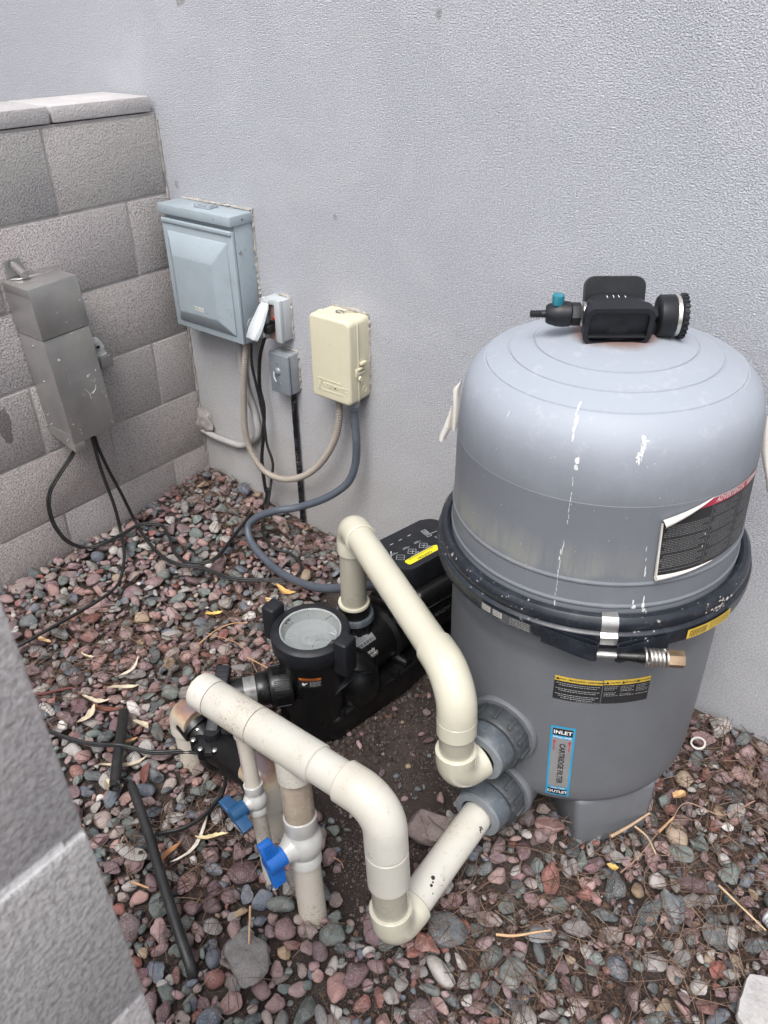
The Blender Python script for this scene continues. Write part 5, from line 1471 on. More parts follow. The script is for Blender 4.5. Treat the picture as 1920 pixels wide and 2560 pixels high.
# air relief and pressure gauge head on top of the dome
hd_q = Matrix.Translation((-.005, -.003, .958)) @ Matrix.Rotation(R(33), 4, 'Z') @ Matrix.Scale(.88, 4)
def HD(bm): bmesh.ops.transform(bm, matrix=hd_q, verts=bm.verts)
bm = BM()
lathe(bm, [(0, .064), (.030, .063), (.047, .058), (.052, .050), (.053, .030), (.050, .012), (.048, -.004), (0, -.004)], 48)
for s_, x0_, tl in ((-1, -.003, 0), (1, .004, 0)):
    w2, hgt = (.0575, .072) if s_ < 0 else (.053, .078)
    outer = rrect(w2 * 2, hgt, .018, 6); inner = rrect(w2 * 2 - .017, hgt - .014, .012, 6)
    Mp = Matrix.Translation((x0_, s_ * .040, .038 if s_ < 0 else .048)) @ Matrix.Rotation(R(-14 * s_), 4, 'X') @ Matrix(((1, 0, 0, 0), (0, 0, s_, 0), (0, 1, 0, 0), (0, 0, 0, 1)))
    n_ = len(outer); L0 = [bm.verts.new(Mp @ V((x, y, .000))) for x, y in outer]; L1 = [bm.verts.new(Mp @ V((x, y, .022))) for x, y in outer]
    I1 = [bm.verts.new(Mp @ V((x, y - .001, .022))) for x, y in inner]; I0 = [bm.verts.new(Mp @ V((x, y - .001, .012))) for x, y in inner]
    for A_, B_ in ((L0, L1), (L1, I1), (I1, I0)):
        for k in range(n_): bm.faces.new((A_[k], A_[(k + 1) % n_], B_[(k + 1) % n_], B_[k]))
    bm.faces.new(I0); bm.faces.new(L0[::-1])
    if s_ < 0:
        box(bm, (-w2 + .006, -.058, .012), (w2 - .012, -.042, .016), .001)
HD(bm); kn = obj('relief_knob', bm, M_BLKD, tk, local=True)
bm = BM()
for x_, l_ in ((-.016, .010), (-.005, .012), (.004, .012), (.015, .009)): box(bm, (x_ - .0007, .0, .0634), (x_ + .0007, l_, .0643))
HD(bm); obj('dial_marks', bm, M_WHT, kn, local=True)
bm = BM()   # left: barbed drain cock
Ml = axM((-.060, -.004, .036), (-1, .02, -.0)); 
lathe(bm, [(0, .0), (.0215, .0), (.0215, .005), (0, .005)], 24, axM((-.052, -.004, .036), (-1, 0, 0)), mat=1)
prism(bm, [(.0205 * math.cos(R(60 * k)), .0205 * math.sin(R(60 * k))) for k in range(6)], 0, .016, Ml, bev=.001)
lathe(bm, [(.017, .014), (.0215, .018), (.0225, .030), (.0215, .042), (.0175, .056), (.0145, .060), (0, .061)], 28, Ml)
prf = [(.0065, .058), (.0065, .068)]
for k in range(4): prf += [(.0055, .068 + k * .0048), (.0072, .0725 + k * .0048), (.0055, .0727 + k * .0048)]
lathe(bm, prf + [(.004, .088), (0, .088)], 16, Ml)
HD(bm); dc = obj('drain_cock', bm, [M_BLKD, M_STEEL], tk, local=True)
bm = BM()
lathe(bm, [(0, 0), (.009, 0), (.0105, .010), (.0105, .020), (.0085, .0225), (0, .0225)], 20, Matrix.Translation((-.101, -.006, .050)))
box(bm, (-.1095, -.018, .054), (-.0995, .004, .0735), .003, 2); HD(bm)
obj('cock_handle', bm, simple("cyan_plastic", (.02, .19, .25), .4, dust=.2), dc, local=True)
bm = BM()   # right: bracket and gauge seen edge-on
Mg = axM((.071, -.006, .033), (1, -.02, 0))
prism(bm, [(.0, -.026), (.052, -.024), (.052, -.014), (.036, -.012), (.030, .002), (.0, .004)], -.010, .010, Matrix.Translation((.040, -.006, .022)) @ Matrix(((1, 0, 0, 0), (0, 0, 1, 0), (0, 1, 0, 0), (0, 0, 0, 1))), bev=.0015)
lathe(bm, [(0, 0), (.033, 0), (.0362, .003), (.0368, .026), (.0355, .028), (0, .028)], 48, Mg)
sweep(bm, [(.050, -.006, .036), (.070, -.006, .036)], [.013, .013], 8)
HD(bm); gg = obj('gauge_bracket', bm, M_BLKD, tk, local=True)
bm = BM(); lathe(bm, [(0, .0285), (.0335, .0285), (.0345, .0295), (.0345, .0355), (.033, .0365), (0, .0365)], 48, Mg)
sweep(bm, [(.058, -.006, .034), (.072, -.006, .034)], [.0085, .0085], 16); HD(bm)
obj('pressure_gauge', bm, simple("gauge_case", (.62, .61, .57), .3, metal=.8, var=.1), gg, local=True)
bm = BM(); lathe(bm, [(0, .0370), (.0355, .0370), (.037, .039), (.0365, .046), (.030, .0478), (0, .0475)], 48, Mg)
for k in range(24): box(bm, (.0345, -.0022, .0385), (.0390, .0022, .0470), .0008, 1, M=Mg @ Matrix.Rotation(R(15 * k), 4, 'Z'))
HD(bm); obj('gauge_bezel', bm, M_BLKD, gg, local=True)

# ================================================================ PVC PIPEWORK
def pvc_mat(name, base, rough, old):
    mt, ns, ls, p = newmat(name); co = objco(ns)
    c = ramp(ns, ls, noise_tex(ns, ls, co, 7, 5, .6), [(.3, tuple(b * .93 for b in base)), (.7, tuple(min(1, b * 1.05) for b in base))])
    if old:
        c = mix(ns, ls, ramp(ns, ls, noise_tex(ns, ls, co, 5.5, 4, .6), [(.48, 0.0), (.72, .5)]), c, (.50, .42, .31))
        c = mix(ns, ls, ramp(ns, ls, noise_tex(ns, ls, co, 60, 5, .8), [(.60, 0.0), (.66, .45)]), c, (.30, .26, .22))
        c = mix(ns, ls, ramp(ns, ls, noise_tex(ns, ls, co, 24, 6, .75), [(.58, 0.0), (.75, .35)]), c, (.33, .29, .26))
        s = mth(ns, ls, 'MULTIPLY', ramp(ns, ls, noise_tex(ns, ls, co, 330, 2, .5), [(.58, 0.0), (.64, .6)]), ramp(ns, ls, noise_tex(ns, ls, co, 11, 2, .5), [(.52, 0.0), (.64, 1.0)]))
        c = mix(ns, ls, s, c, (.12, .09, .08))
    else:
        c = mix(ns, ls, ramp(ns, ls, noise_tex(ns, ls, co, 30, 5, .7), [(.62, 0.0), (.8, .2)]), c, (.40, .37, .30))
    ls.new(c, p.inputs['Base Color'])
    ls.new(ramp(ns, ls, noise_tex(ns, ls, co, 12, 5, .7), [(.3, rough - .08), (.7, rough + .12)]), p.inputs['Roughness'])
    if not old: p.inputs['Coat Weight'].default_value = .6; p.inputs['Coat Roughness'].default_value = .06
    ls.new(bump(ns, ls, noise_tex(ns, ls, co, 35, 3, .6), .0006, .5), p.inputs['Normal'])
    return mt
M_PVC = pvc_mat("new_pvc", (.53, .508, .41), .17, False)
M_PVCT = pvc_mat("tan_pvc_pipe", (.35, .33, .27), .30, False)
M_OLD = pvc_mat("old_pvc", (.56, .543, .485), .42, True)
M_OLDP = pvc_mat("old_pvc_pipe", (.52, .48, .42), .5, True)
M_WPVC = pvc_mat("white_pvc", (.51, .505, .48), .33, False)

def elbow(bm, P, dA, dB, r, sA, sB, bend=.036, lip=.0016, thin=.0006, n=40, smooth=False):
    P, dA, dB = V(P), V(dA).normalized(), V(dB).normalized()
    path = fillet([P + dA * sA, P, P + dB * sB], bend, 14)
    L = [0]
    for a, b in zip(path, path[1:]): L.append(L[-1] + (b - a).length)
    # insert socket shoulders
    pts = [path[0], path[0] - dA * lip]; rad = [r - lip, r]
    sh = path[1] + dA * .0015 if (path[1] - path[0]).length > .006 else None
    if smooth: thin = 0
    if sh is not None and not smooth: pts += [path[1] + dA * .003]; rad += [r]
    for q_ in path[1:-1]: pts.append(q_); rad.append(r - thin)
    if not smooth: pts += [path[-2] + dB * .003]; rad += [r]
    pts += [path[-1] + dB * -lip, path[-1]]; rad += [r, r - lip]
    sweep(bm, pts, rad, n)
def coupler(bm, a, b, r, n=40, lip=.0016):
    a, b = V(a), V(b); d = (b - a).normalized()
    sweep(bm, [a, a + d * lip, b - d * lip, b], [r - lip, r, r, r - lip], n)
RP, RF = .0302, .0345

# discharge line pump -> filter inlet
RB = V((1.023, -.424, .236)); E1 = V((1.027, -.427, .452)); E2 = V((1.470, -.686, .472)); E3 = V((1.483, -.692, .252))
dp = thing("discharge_pipe", "shiny cream PVC pipe arching from the pump up and down to the upper filter port", "pipe", (1.25, -.55, .236))
d12 = (E2 - E1).normalized(); d23 = (E3 - E2).normalized()
bm = BM(); sweep(bm, [RB + V((0, 0, -.03)), E1 - V((0, 0, .042))], RP, 40); obj('riser', bm, M_PVCT, dp)
bm = BM(); sweep(bm, [E1 + d12 * .040, E2 - d12 * .072], RP, 40); obj('cross_pipe', bm, M_PVC, dp)
bm = BM(); sweep(bm, [E2 + d23 * .072, E3 - d23 * .038], RP, 40); obj('drop_pipe', bm, M_PVCT, dp)
bm = BM(); elbow(bm, E1, (RB - E1), d12, RF, .068, .060, .034); obj('elbow', bm, M_PVC, dp)
bm = BM(); elbow(bm, E2, -d12, d23, RF, .088, .080, .066, smooth=True, n=56); obj('elbow', bm, M_PVC, dp)
bm = BM(); coupler(bm, E2 + d23 * .079, E2 + d23 * .112, RF + .0002, lip=.0009); obj('coupling', bm, M_PVC, dp)
bm = BM(); elbow(bm, E3, -d23, V((1.497, -.640, .258)) - E3, RF + .0022, .067, .056, .0375); obj('elbow', bm, M_PVC, dp)

# return line: manifold with two valves down to the lower filter port
mf = thing("pipe_manifold", "old white PVC manifold with a capped end and two blue-handled ball valves", "pipe manifold", (1.3, -.9, 0))
Ca, Cb = V((1.062, -.8995, .370)), V((1.474, -.8865, .372)); dm = (Cb - Ca).normalized()
F1 = V((1.508, -.908, .081)); Fend = V((1.5045, -.635, .094))
dv_ = (F1 - Cb).normalized()
bm = BM()
sweep(bm, [Ca, Ca, Ca + dm * .004, Ca + dm * .010, Ca + dm * .041, Ca + dm * .0415, Ca + dm * .042], [.001, .022, .0315, .0338, .0338, .0338, .0330], 44); obj('end_cap', bm, M_OLD, mf)
bm = BM(); sweep(bm, [Ca + dm * .042, Ca + dm * .0432, Ca + dm * .145, Ca + dm * .1458], [.0325, .0334, .0334, .0325], 44)
sweep(bm, [V((1.1625, -.8955, .362)), V((1.1655, -.8930, .318))], [.0185, .0185], 28)
obj('reducing_tee', bm, M_OLD, mf)
bm = BM(); sweep(bm, [Ca + dm * .1458, Ca + dm * .147, Ca + dm * .280, Ca + dm * .2816], [.0325, .0336, .0336, .0318], 44)
Tb = V((1.285, -.893, .370)); Te = V((1.295, -.899, .312)); sweep(bm, [Tb, Te], [.030, .0300], 36)
obj('tee', bm, M_OLD, mf)
bm = BM()
M_SEAM = simple('dark_seam', (.12, .10, .085), .8)
for s_ in (.0425, .1462):
    bm = BM(); sweep(bm, [Ca + dm * (s_ - .0005), Ca + dm * (s_ + .0005)], .03372, 44); obj('glue_seam', bm, M_SEAM, mf)
bm = BM(); sweep(bm, [Ca + dm * .27, Ca + dm * .36], .0302, 44); obj('pipe_section', bm, M_OLD, mf)
bm = BM(); elbow(bm, Cb, -dm, dv_, RF + .0006, .078, .092, .056, smooth=True, n=56); obj('elbow', bm, M_OLD, mf)
bm = BM(); sweep(bm, [Cb + dv_ * .085, F1 - dv_ * .038], RP, 40); obj('front_leg', bm, M_PVCT, mf)
bm = BM(); coupler(bm, Cb + dv_ * .094, Cb + dv_ * .168, RF + .0005); obj('coupling', bm, simple("coupling_pvc", (.50, .485, .43), .35, var=.05), mf)
bm = BM(); elbow(bm, F1, -dv_, Fend - F1, RF + .0018, .066, .062, .0370); obj('elbow', bm, M_PVC, mf)
bm = BM(); sweep(bm, [F1 + (Fend - F1).normalized() * .040, Fend], RP, 40); obj('return_pipe', bm, M_OLD, mf)
# black specks on the return pipe
bm = BM(); dd_ = (Fend - F1).normalized(); q0 = dd_.cross(V((0, 0, 1))).normalized()
for s_, a_, r_ in ((.105, 70, .0038), (.099, 62, .0018), (.093, 60, .0028), (.086, 40, .0013), (.118, 35, .001), (.11, 28, .001), (.240, 42, .0013), (.243, 36, .0022), (.239, 32, .0026), (.244, 28, .0016), (.237, 25, .0014), (.07, 60, .0008)):
    n_ = (V((0, 0, 1)) * math.sin(R(a_)) + V((1, 0, 0)) * math.cos(R(a_))); lathe(bm, [(0, .0004), (r_, .0002), (r_ * 1.05, -.0005)], 8, axM(F1 + dd_ * s_ + n_ * (RP + .0001), n_))
obj('tar_spots', bm, M_INK, mf)

M_BLUE = simple("blue_handle", (.012, .13, .48), .36, var=.08, vscale=30)
M_BLUED = simple("faded_blue_handle", (.012, .075, .185), .42, var=.15, vscale=40, dust=.2, dustcol=(.06, .14, .26))
def valve(top, bot, zc, rc, stem, hlen, hang, mhand, hb):
    """ball valve on the line top->bot, centre at height zc"""
    top, bot = V(top), V(bot); d = (bot - top).normalized(); c0 = top + d * ((top.z - zc) / -d.z)
    bm = BM(); Mv = axM(c0, -d); k = rc
    lathe(bm, [(k * .86, k * 2.05), (k * 1.02, k * 2.05), (k * 1.07, k * 2.0), (k * 1.05, k * .98), (k * 1.01, k * .93), (k * 1.01, k * .86), (k * 1.14, k * .66), (k * 1.25, k * .38), (k * 1.30, 0), (k * 1.25, -k * .38), (k * 1.14, -k * .66), (k * 1.01, -k * .86), (k * 1.01, -k * .93), (k * 1.05, -k * .98), (k * 1.07, -k * 1.65), (k * 1.02, -k * 1.7), (k * .86, -k * 1.7)], 56, Mv, close=True)
    st = V(stem).normalized(); lathe(bm, [(0, k * 1.72), (k * .62, k * 1.72), (k * .64, k * 1.62), (k * .66, k * 1.35), (k * .95, k * .9), (k * .95, 0)], 28, axM(c0, st))
    vb_ = obj('ball_valve', bm, M_WPVC, mf)
    bm = BM(); up = (V((0, 0, 1)) - st * st.z).normalized(); sd2 = st.cross(up)
    ca, sa = math.cos(R(hang)), math.sin(R(hang)); wdir = up * ca + sd2 * sa; ndir = st.cross(wdir)
    Mh = Matrix(((ndir.x, wdir.x, st.x, c0.x), (ndir.y, wdir.y, st.y, c0.y), (ndir.z, wdir.z, st.z, c0.z), (0, 0, 0, 1)))
    z0 = k * 1.60
    lathe(bm, [(0, z0 + hb * 1.22), (hb * .60, z0 + hb * 1.22), (hb * .66, z0 + hb * 1.16), (hb * .68, z0 - .002), (0, z0 - .002)], 28, Mh)
    for s_ in (1, -1):
        vs = box(bm, (-hb * .30, s_ * hlen * .15 if s_ > 0 else -hlen, z0 + hb * .1), (hb * .30, hlen if s_ > 0 else -hlen * .15, z0 + hb * 1.25), .0016, 2)
        for v in vs:
            t = abs(v.co.y) / hlen; v.co.z = z0 + hb * .1 + (v.co.z - z0 - hb * .1) * (1 - .22 * t) + hb * .28 * t; v.co.x *= (1 - .35 * t)
            v.co.x += s_ * hb * .35 * t * t
        bmesh.ops.transform(bm, matrix=Mh, verts=vs)
        for j in range(5):
            y_ = s_ * hlen * (.46 + .10 * j); t = abs(y_) / hlen
            for e_ in (-1, 1):
                xo = s_ * hb * .35 * t * t + e_ * hb * .30 * (1 - .35 * t)
                vs = box(bm, (xo - .0009, y_ - .0012, z0 + hb * .45), (xo + .0009, y_ + .0012, z0 + hb * 1.1), 0); bmesh.ops.transform(bm, matrix=Mh, verts=vs)
    hn = obj('handle', bm, mhand, vb_)
    return c0, d
bt, bb = V((1.288, -.8945, .33)), V((1.352, -.941, -.03))
bm = BM(); sweep(bm, [bt, bt.lerp(bb, .35)], .0268, 36); obj('glued_stub', bm, simple("primer_stained_pvc", (.36, .30, .235), .25, var=.25, vscale=18, coat=.3), mf)
bm = BM(); sweep(bm, [bt.lerp(bb, .35), bb], .0255, 36); obj('down_pipe', bm, M_OLDP, mf)
valve(bt, bb, .172, .0275, (-.20, -.98, -.03), .044, 10, M_BLUE, .0265)
st_, sb_ = V((1.163, -.8935, .33)), V((1.243, -.937, -.03))
bm = BM(); sweep(bm, [st_, sb_], .0140, 28); obj('down_pipe', bm, M_OLDP, mf)
valve(st_, sb_, .182, .0168, (-.14, -.99, -.03), .038, 68, M_BLUED, .0225)
bm = BM(); a_ = st_.lerp(sb_, .06); b_ = st_.lerp(sb_, .24); ax_ = (b_ - a_).normalized(); side = V((-.45, -.85, 0)).normalized(); sd3 = ax_.cross(side)
Q = [a_ + side * .0143 + sd3 * .006, a_ + side * .0143 - sd3 * .006, b_ + side * .0143 - sd3 * .006, b_ + side * .0143 + sd3 * .006]
ff = lambda u, v: a_.lerp(b_, v) + (side * math.cos(u) + sd3 * math.sin(u)) * .0144
patch(bm, ff, -.5, .5, 0, 1, 4, 1, 0)
put_text(bm, "ACQU1726", .011, lambda u, v: a_ + ax_ * (u * 1 + .032) + (side * math.cos(v / .0144) + sd3 * math.sin(v / .0144)) * .0148, 'CENTER', .01, 1)
obj('pipe_sticker', bm, [simple("sticker_grey", (.42, .41, .41), .5), simple("sticker_red_ink", (.22, .06, .07), .5)], mf)

# suction side: scorched elbows and black diverter valve
def burnt_mat():
    mt, ns, ls, p = newmat("scorched_pvc"); co = objco(ns)
    sep = ns.new('ShaderNodeSeparateXYZ'); ls.new(co, sep.inputs[0])
    n1 = noise_tex(ns, ls, co, 30, 5, .65)
    h = mth(ns, ls, 'ADD', sep.outputs['Z'], mth(ns, ls, 'MULTIPLY', mth(ns, ls, 'SUBTRACT', n1, .5), .035))
    c = ramp(ns, ls, h, [(.128, (.50, .47, .41)), (.148, (.48, .39, .28)), (.159, (.31, .19, .13)), (.170, (.17, .12, .125)), (.19, (.20, .165, .18))])
    ls.new(c, p.inputs['Base Color']); p.inputs['Roughness'].default_value = .28
    ls.new(bump(ns, ls, noise_tex(ns, ls, co, 70, 3, .6), .002, .6), p.inputs['Normal'])
    return mt
M_BURN = burnt_mat()
def suction(name, label, P, base, dirx):
    t = thing(name, label, "pipe", (P[0], P[1], 0))
    P = V(P); base = V(base)
    bm = BM(); sweep(bm, [P + (base - P).normalized() * .040, base], .0285, 36); pp = obj('down_pipe', bm, M_OLDP, t)
    bm = BM(); elbow(bm, P, dirx, base - P, .0335, .050, .062, .033); obj('elbow', bm, M_BURN, t)
    ax3 = (base - P).normalized(); sdv = V((-.35, -.93, 0)); sdw = ax3.cross(sdv).normalized(); sdv = sdw.cross(ax3)
    bm = BM()
    put_text(bm, "ION VIEW S.F. 40", .014, lambda u, v: P + ax3 * (.105 + u) + (sdv * math.cos(v / .0287) + sdw * math.sin(v / .0287)) * .0290, 'CENTER', .0, 0)
    obj('printed_mark', bm, M_INK, t)
    return t
suction("suction_pipe", "scorched PVC elbow and pipe rising at the left side of the black valve", (.884, -.830, .140), (.893, -.839, -.04), (1, -.10, -.10))
suction("suction_pipe", "scorched PVC elbow and pipe rising behind the small blue valve", (1.158, -.848, .142), (1.185, -.860, -.04), (-1, .05, 0))
dvv = thing("diverter_valve", "black diverter valve with chrome cap screws under the capped end of the manifold", "valve", (1.0, -.842, .05))
VC = V((.985, -.838, .098)); VSM = Matrix.Translation(VC) @ Matrix.Scale(.72, 4)
bm = BM(); lathe(bm, [(0, -.075), (.030, -.075), (.040, -.062), (.050, -.040), (.0505, .018), (.058, .022), (.0585, .032), (.046, .034), (0, .034)], 48, VSM)
sweep(bm, [VC, VC + V((-.050, .003, .014)), VC + V((-.050, .003, .014)), VC + V((-.080, .005, .028))], [.027, .027, .034, .034], 32)
sweep(bm, [VC, VC + V((.06, 0, .012)), VC + V((.062, 0, .012)), VC + V((.135, -.004, .032))], [.033, .034, .0405, .0385], 32)
sweep(bm, [VC, VC + V((-.012, .060, .004)), VC + V((-.022, .080, .010))], [.034, .036, .036], 32)
vb2 = obj('valve_body', bm, M_BLK, dvv)
bm = BM(); lathe(bm, [(0, .052), (.012, .052), (.016, .044), (.040, .042), (.0545, .037), (.056, .032), (.050, .030), (0, .030)], 48, VSM)
for k in range(8):
    a_ = R(45 * k + 10); c1_ = VC + V((.039 * math.cos(a_), .039 * math.sin(a_), 0)); sweep(bm, [c1_ + V((0, 0, .008)), c1_ + V((0, 0, .0345))], [.0078, .0068], 16)
cap_ = obj('valve_cap', bm, M_BLK, vb2)
for k in range(8):
    a_ = R(45 * k + 10); bm = BM(); bolt(bm, VC + V((.039 * math.cos(a_), .039 * math.sin(a_), .0348)), (0, 0, 1), .0056, .0026)
    obj('cap_screw', bm, M_STEEL, vb2)
bm = BM(); hd0 = VC + V((0, 0, .044)); hdt = V((0.914, -0.735, 0.198)); hdd = (hdt - hd0); hdd.z = .045; Lh = hdd.length; hdd.normalize()
Mh = axM(hd0, hdd, (0, 0, 1))
box(bm, (-.007, -.013, 0), (.008, .013, Lh * .72), .003, 2, M=Mh); box(bm, (-.008, -.016, Lh * .66), (.011, .016, Lh * 1.10), .004, 3, M=Mh)
for k in range(4): box(bm, (.0105, -.011, Lh * (.72 + .085 * k)), (.0122, .011, Lh * (.745 + .085 * k)), M=Mh)
lathe(bm, [(0, .006), (.016, .006), (.018, -.004), (.018, -.012)], 24, Matrix.Translation(hd0))
obj('valve_handle', bm, M_BLKD, dvv)

# ================================================================ PUMP
pu = thing("pool_pump", "black pool pump with a round clear strainer lid and a drive box", "pump", (1.05, -.40, 0))
PC = V((1.037, -.585, 0))
MT = lambda x, y, z: Matrix.Translation((x, y, z))
bm = BM()
lathe(bm, [(0, -.02), (.058, -.02), (.062, .02), (.068, .06), (.071, .15), (.0755, .205), (.080, .222), (.080, .2285), (.0668, .2285), (.0668, .205), (.060, .19), (0, .18)], 64, MT(PC.x, PC.y, 0))
sweep(bm, [PC + V((0, 0, .15)), V((1.025, -.650, .15))], [.040, .040], 28)
pot = obj('strainer_pot', bm, M_BLK, pu)
bdir = V((.88, -.20, -.34)).normalized(); b0 = V((1.108, -.540, .092)); bm = BM()
lathe(bm, [(0, -.010), (.044, -.008), (.0590, -.002), (.0620, 0), (.0615, -.005), (.050, -.020), (.040, -.038), (.030, -.07)], 56, axM(b0, bdir))
obj('side_boss', bm, M_BLKD, pot)
bm = BM(); prism(bm, [(.965, -.63), (1.075, -.63), (1.108, -.59), (1.118, -.49), (1.140, -.38), (1.142, -.26), (.965, -.26)], -.03, .040, bev=.008)
for (x_, y_) in ((1.10, -.57), (1.125, -.40)): lathe(bm, [(0, .055), (.010, .055), (.012, .040), (.012, .03)], 6, MT(x_, y_, 0))
obj('base', bm, M_BLK, pu)
bm = BM()
lathe(bm, [(.0672, .2745), (.069, .2775), (.080, .2760), (.0850, .2710), (.0860, .262), (.0850, .236), (.0805, .228), (.0672, .228)], 72, MT(PC.x, PC.y, 0), close=True)
for s_, (ex, ey) in ((-1, (.936, -.595)), (1, (1.131, -.582))):
    Me = MT(ex, ey, 0) @ Matrix.Rotation(R(4), 4, 'Z')
    box(bm, (-.0175, -.021, .205), (.0175, .021, .296), .006, 3, M=Me)
    x0_, x1_ = (.010, .04) if s_ < 0 else (-.04, -.010)
    box(bm, (x0_, -.012, .238), (x1_, .012, .266), .003, 2, M=Me)
obj('locking_ring', bm, M_BLKD, pot)
mt, ns, ls, p = newmat("clear_lid"); p.inputs['Base Color'].default_value = (.93, .95, .95, 1); p.inputs['Transmission Weight'].default_value = 1.0; p.inputs['Roughness'].default_value = .03; p.inputs['IOR'].default_value = 1.3
bm = BM(); lathe(bm, [(0, .2790), (.035, .2785), (.058, .2770), (.0668, .2745), (.0668, .2715), (.058, .2740), (.035, .2755), (0, .2760)], 64, MT(PC.x, PC.y, 0)); 
for k in range(6): box(bm, (.040, -.0008, .2745), (.058, .0008, .2785), M=MT(PC.x, PC.y, 0) @ Matrix.Rotation(R(60 * k + 18), 4, 'Z'))
obj('clear_lid', bm, mt, pot, angle=30)
bm = BM(); lathe(bm, [(.0635, .2708), (.0668, .2718), (.0668, .2700), (.0635, .2695)], 64, MT(PC.x, PC.y, 0), close=True); obj('lid_seal', bm, simple('pale_seal', (.50, .51, .51), .4), pot)
def basket_mat():
    mt, ns, ls, p = newmat("strainer_basket"); co = objco(ns)
    v = ns.new('ShaderNodeTexVoronoi'); v.inputs['Scale'].default_value = 230; v.inputs['Randomness'].default_value = .15; ls.new(co, v.inputs['Vector'])
    c = ramp(ns, ls, v.outputs['Distance'], [(.18, (.20, .205, .20)), (.30, (.36, .37, .37))])
    ls.new(c, p.inputs['Base Color']); p.inputs['Roughness'].default_value = .35; return mt
bm = BM(); lathe(bm, [(0, .246), (.012, .246), (.016, .242), (.056, .250), (.0640, .266), (.0665, .270), (.0665, .235), (.055, .215), (0, .21)], 56, MT(PC.x, PC.y, 0))
for k in range(1): box(bm, (-.012, -.0010, .243), (.055, .0010, .2485), .0005, 1, M=MT(PC.x, PC.y, 0) @ Matrix.Rotation(R(60 * k + 25), 4, 'Z'))
obj('basket', bm, basket_mat(), pot)
MR, MCX, MCZ = .070, 1.033, .098
bm = BM()
lathe(bm, [(0, 0), (.060, 0), (.066, .008), (MR, .02), (MR, .150), (.080, .158), (.080, .19), (.074, .195), (.074, .21), (0, .21)], 64, axM((MCX, -.515, MCZ), (0.0, 1, 0)))
bmesh.ops.create_uvsphere(bm, u_segments=40, v_segments=24, radius=1, matrix=MT(1.062, -.497, .082) @ Matrix.Diagonal((.080, .062, .082, 1)))
lathe(bm, [(.030, .05), (.044, .060), (.0385, .10), (.0375, .150), (.030, .152)], 36, MT(RB.x, RB.y, 0))
for (x_, y_, z_, d_, l_, r_) in ((1.085, -.345, .150, (.75, .1, .25), .062, .013), (1.075, -.355, .045, (.9, .05, -.05), .055, .016), (1.10, -.42, .020, (.9, -.2, 0), .03, .012)):
    lathe(bm, [(0, l_), (r_ * .8, l_), (r_, l_ - .004), (r_, 0)], 20, axM((x_, y_, z_), d_))
vol = obj('volute', bm, M_BLK, pu)
def mc(y, phi, off=.0008): return V((MCX + (MR + off) * math.cos(R(phi)), y, MCZ + (MR + off) * math.sin(R(phi))))
def mcf(y0, p0, off=.0008, rot=0):
    c_, s_ = math.cos(R(rot)), math.sin(R(rot))
    return lambda u, v: mc(y0 + u * c_ - v * s_, p0 + math.degrees((u * s_ + v * c_) / MR), off)
bm = BM(); f1 = mcf(-.445, 62, .001, -5); f2 = mcf(-.445, 62, .0015, -5)
patch(bm, f1, -.030, .028, -.018, .018, 2, 6, 0)
for k in range(26):
    if k % 5 != 3: patch(bm, f2, -.028 + k * .002, -.0272 + k * .002 + .0004 * (k % 3), -.016, -.009, 1, 1, 1)
for k in range(5): filler(bm, f2, -.027, .004, .014 - k * .0045, .001, 500 + k, 1, .002, .005)
for k in range(3): filler(bm, f2, .010, .026, .015 - k * .0035, .0014, 520 + k, 1, .003, .007)
obj('serial_label', bm, [simple("silver_foil", (.34, .35, .36), .35, metal=.4), M_INK], vol)
bm = BM(); fj = mcf(-.450, 31, .0012, -5)
put_text(bm, "Jandy", .0130, lambda u, v: fj(u, v + .004), 'CENTER', .006, 0); put_text(bm, "VS FLOPRO", .0066, lambda u, v: fj(u + .002, v - .0065), 'CENTER', .03, 0, .25)
patch(bm, fj, -.015, .018, -.0022, -.0018, 2, 1, 0); filler(bm, fj, -.015, .018, -.0112, .0009, 3, 0)
obj('brand_lettering', bm, M_WHT, vol)
bm = BM()
def ptf(th0, z0, off=.0009):
    def fn(u, v):
        z = z0 + v; r = .071 + (z - .15) / .055 * .0045; a_ = R(th0) + u / r; return V((PC.x + (r + off) * math.cos(a_), PC.y + (r + off) * math.sin(a_), z))
    return fn
f1 = ptf(-52, .192); f2 = ptf(-52, .192, .0013)
patch(bm, f1, -.024, .026, -.022, .010, 8, 1, 0); patch(bm, f2, -.023, .024, .002, .009, 8, 1, 1)
put_text(bm, "WARNING", .0062, lambda u, v: ptf(-52, .192, .0017)(u, v + .0055), 'CENTER', .02, 0)
polypatch(bm, f2, [(-.018, -.012), (-.013, -.016), (-.009, -.010), (-.004, -.006), (-.008, -.005), (-.011, -.008), (-.015, -.004)], 2)
for k in range(4): filler(bm, f2, 0, .023, -.003 - k * .004, .0009, 700 + k, 2)
obj('hazard_label', bm, [M_INK, simple("orange_print", (.45, .11, .015), .5), M_WHT], pot)
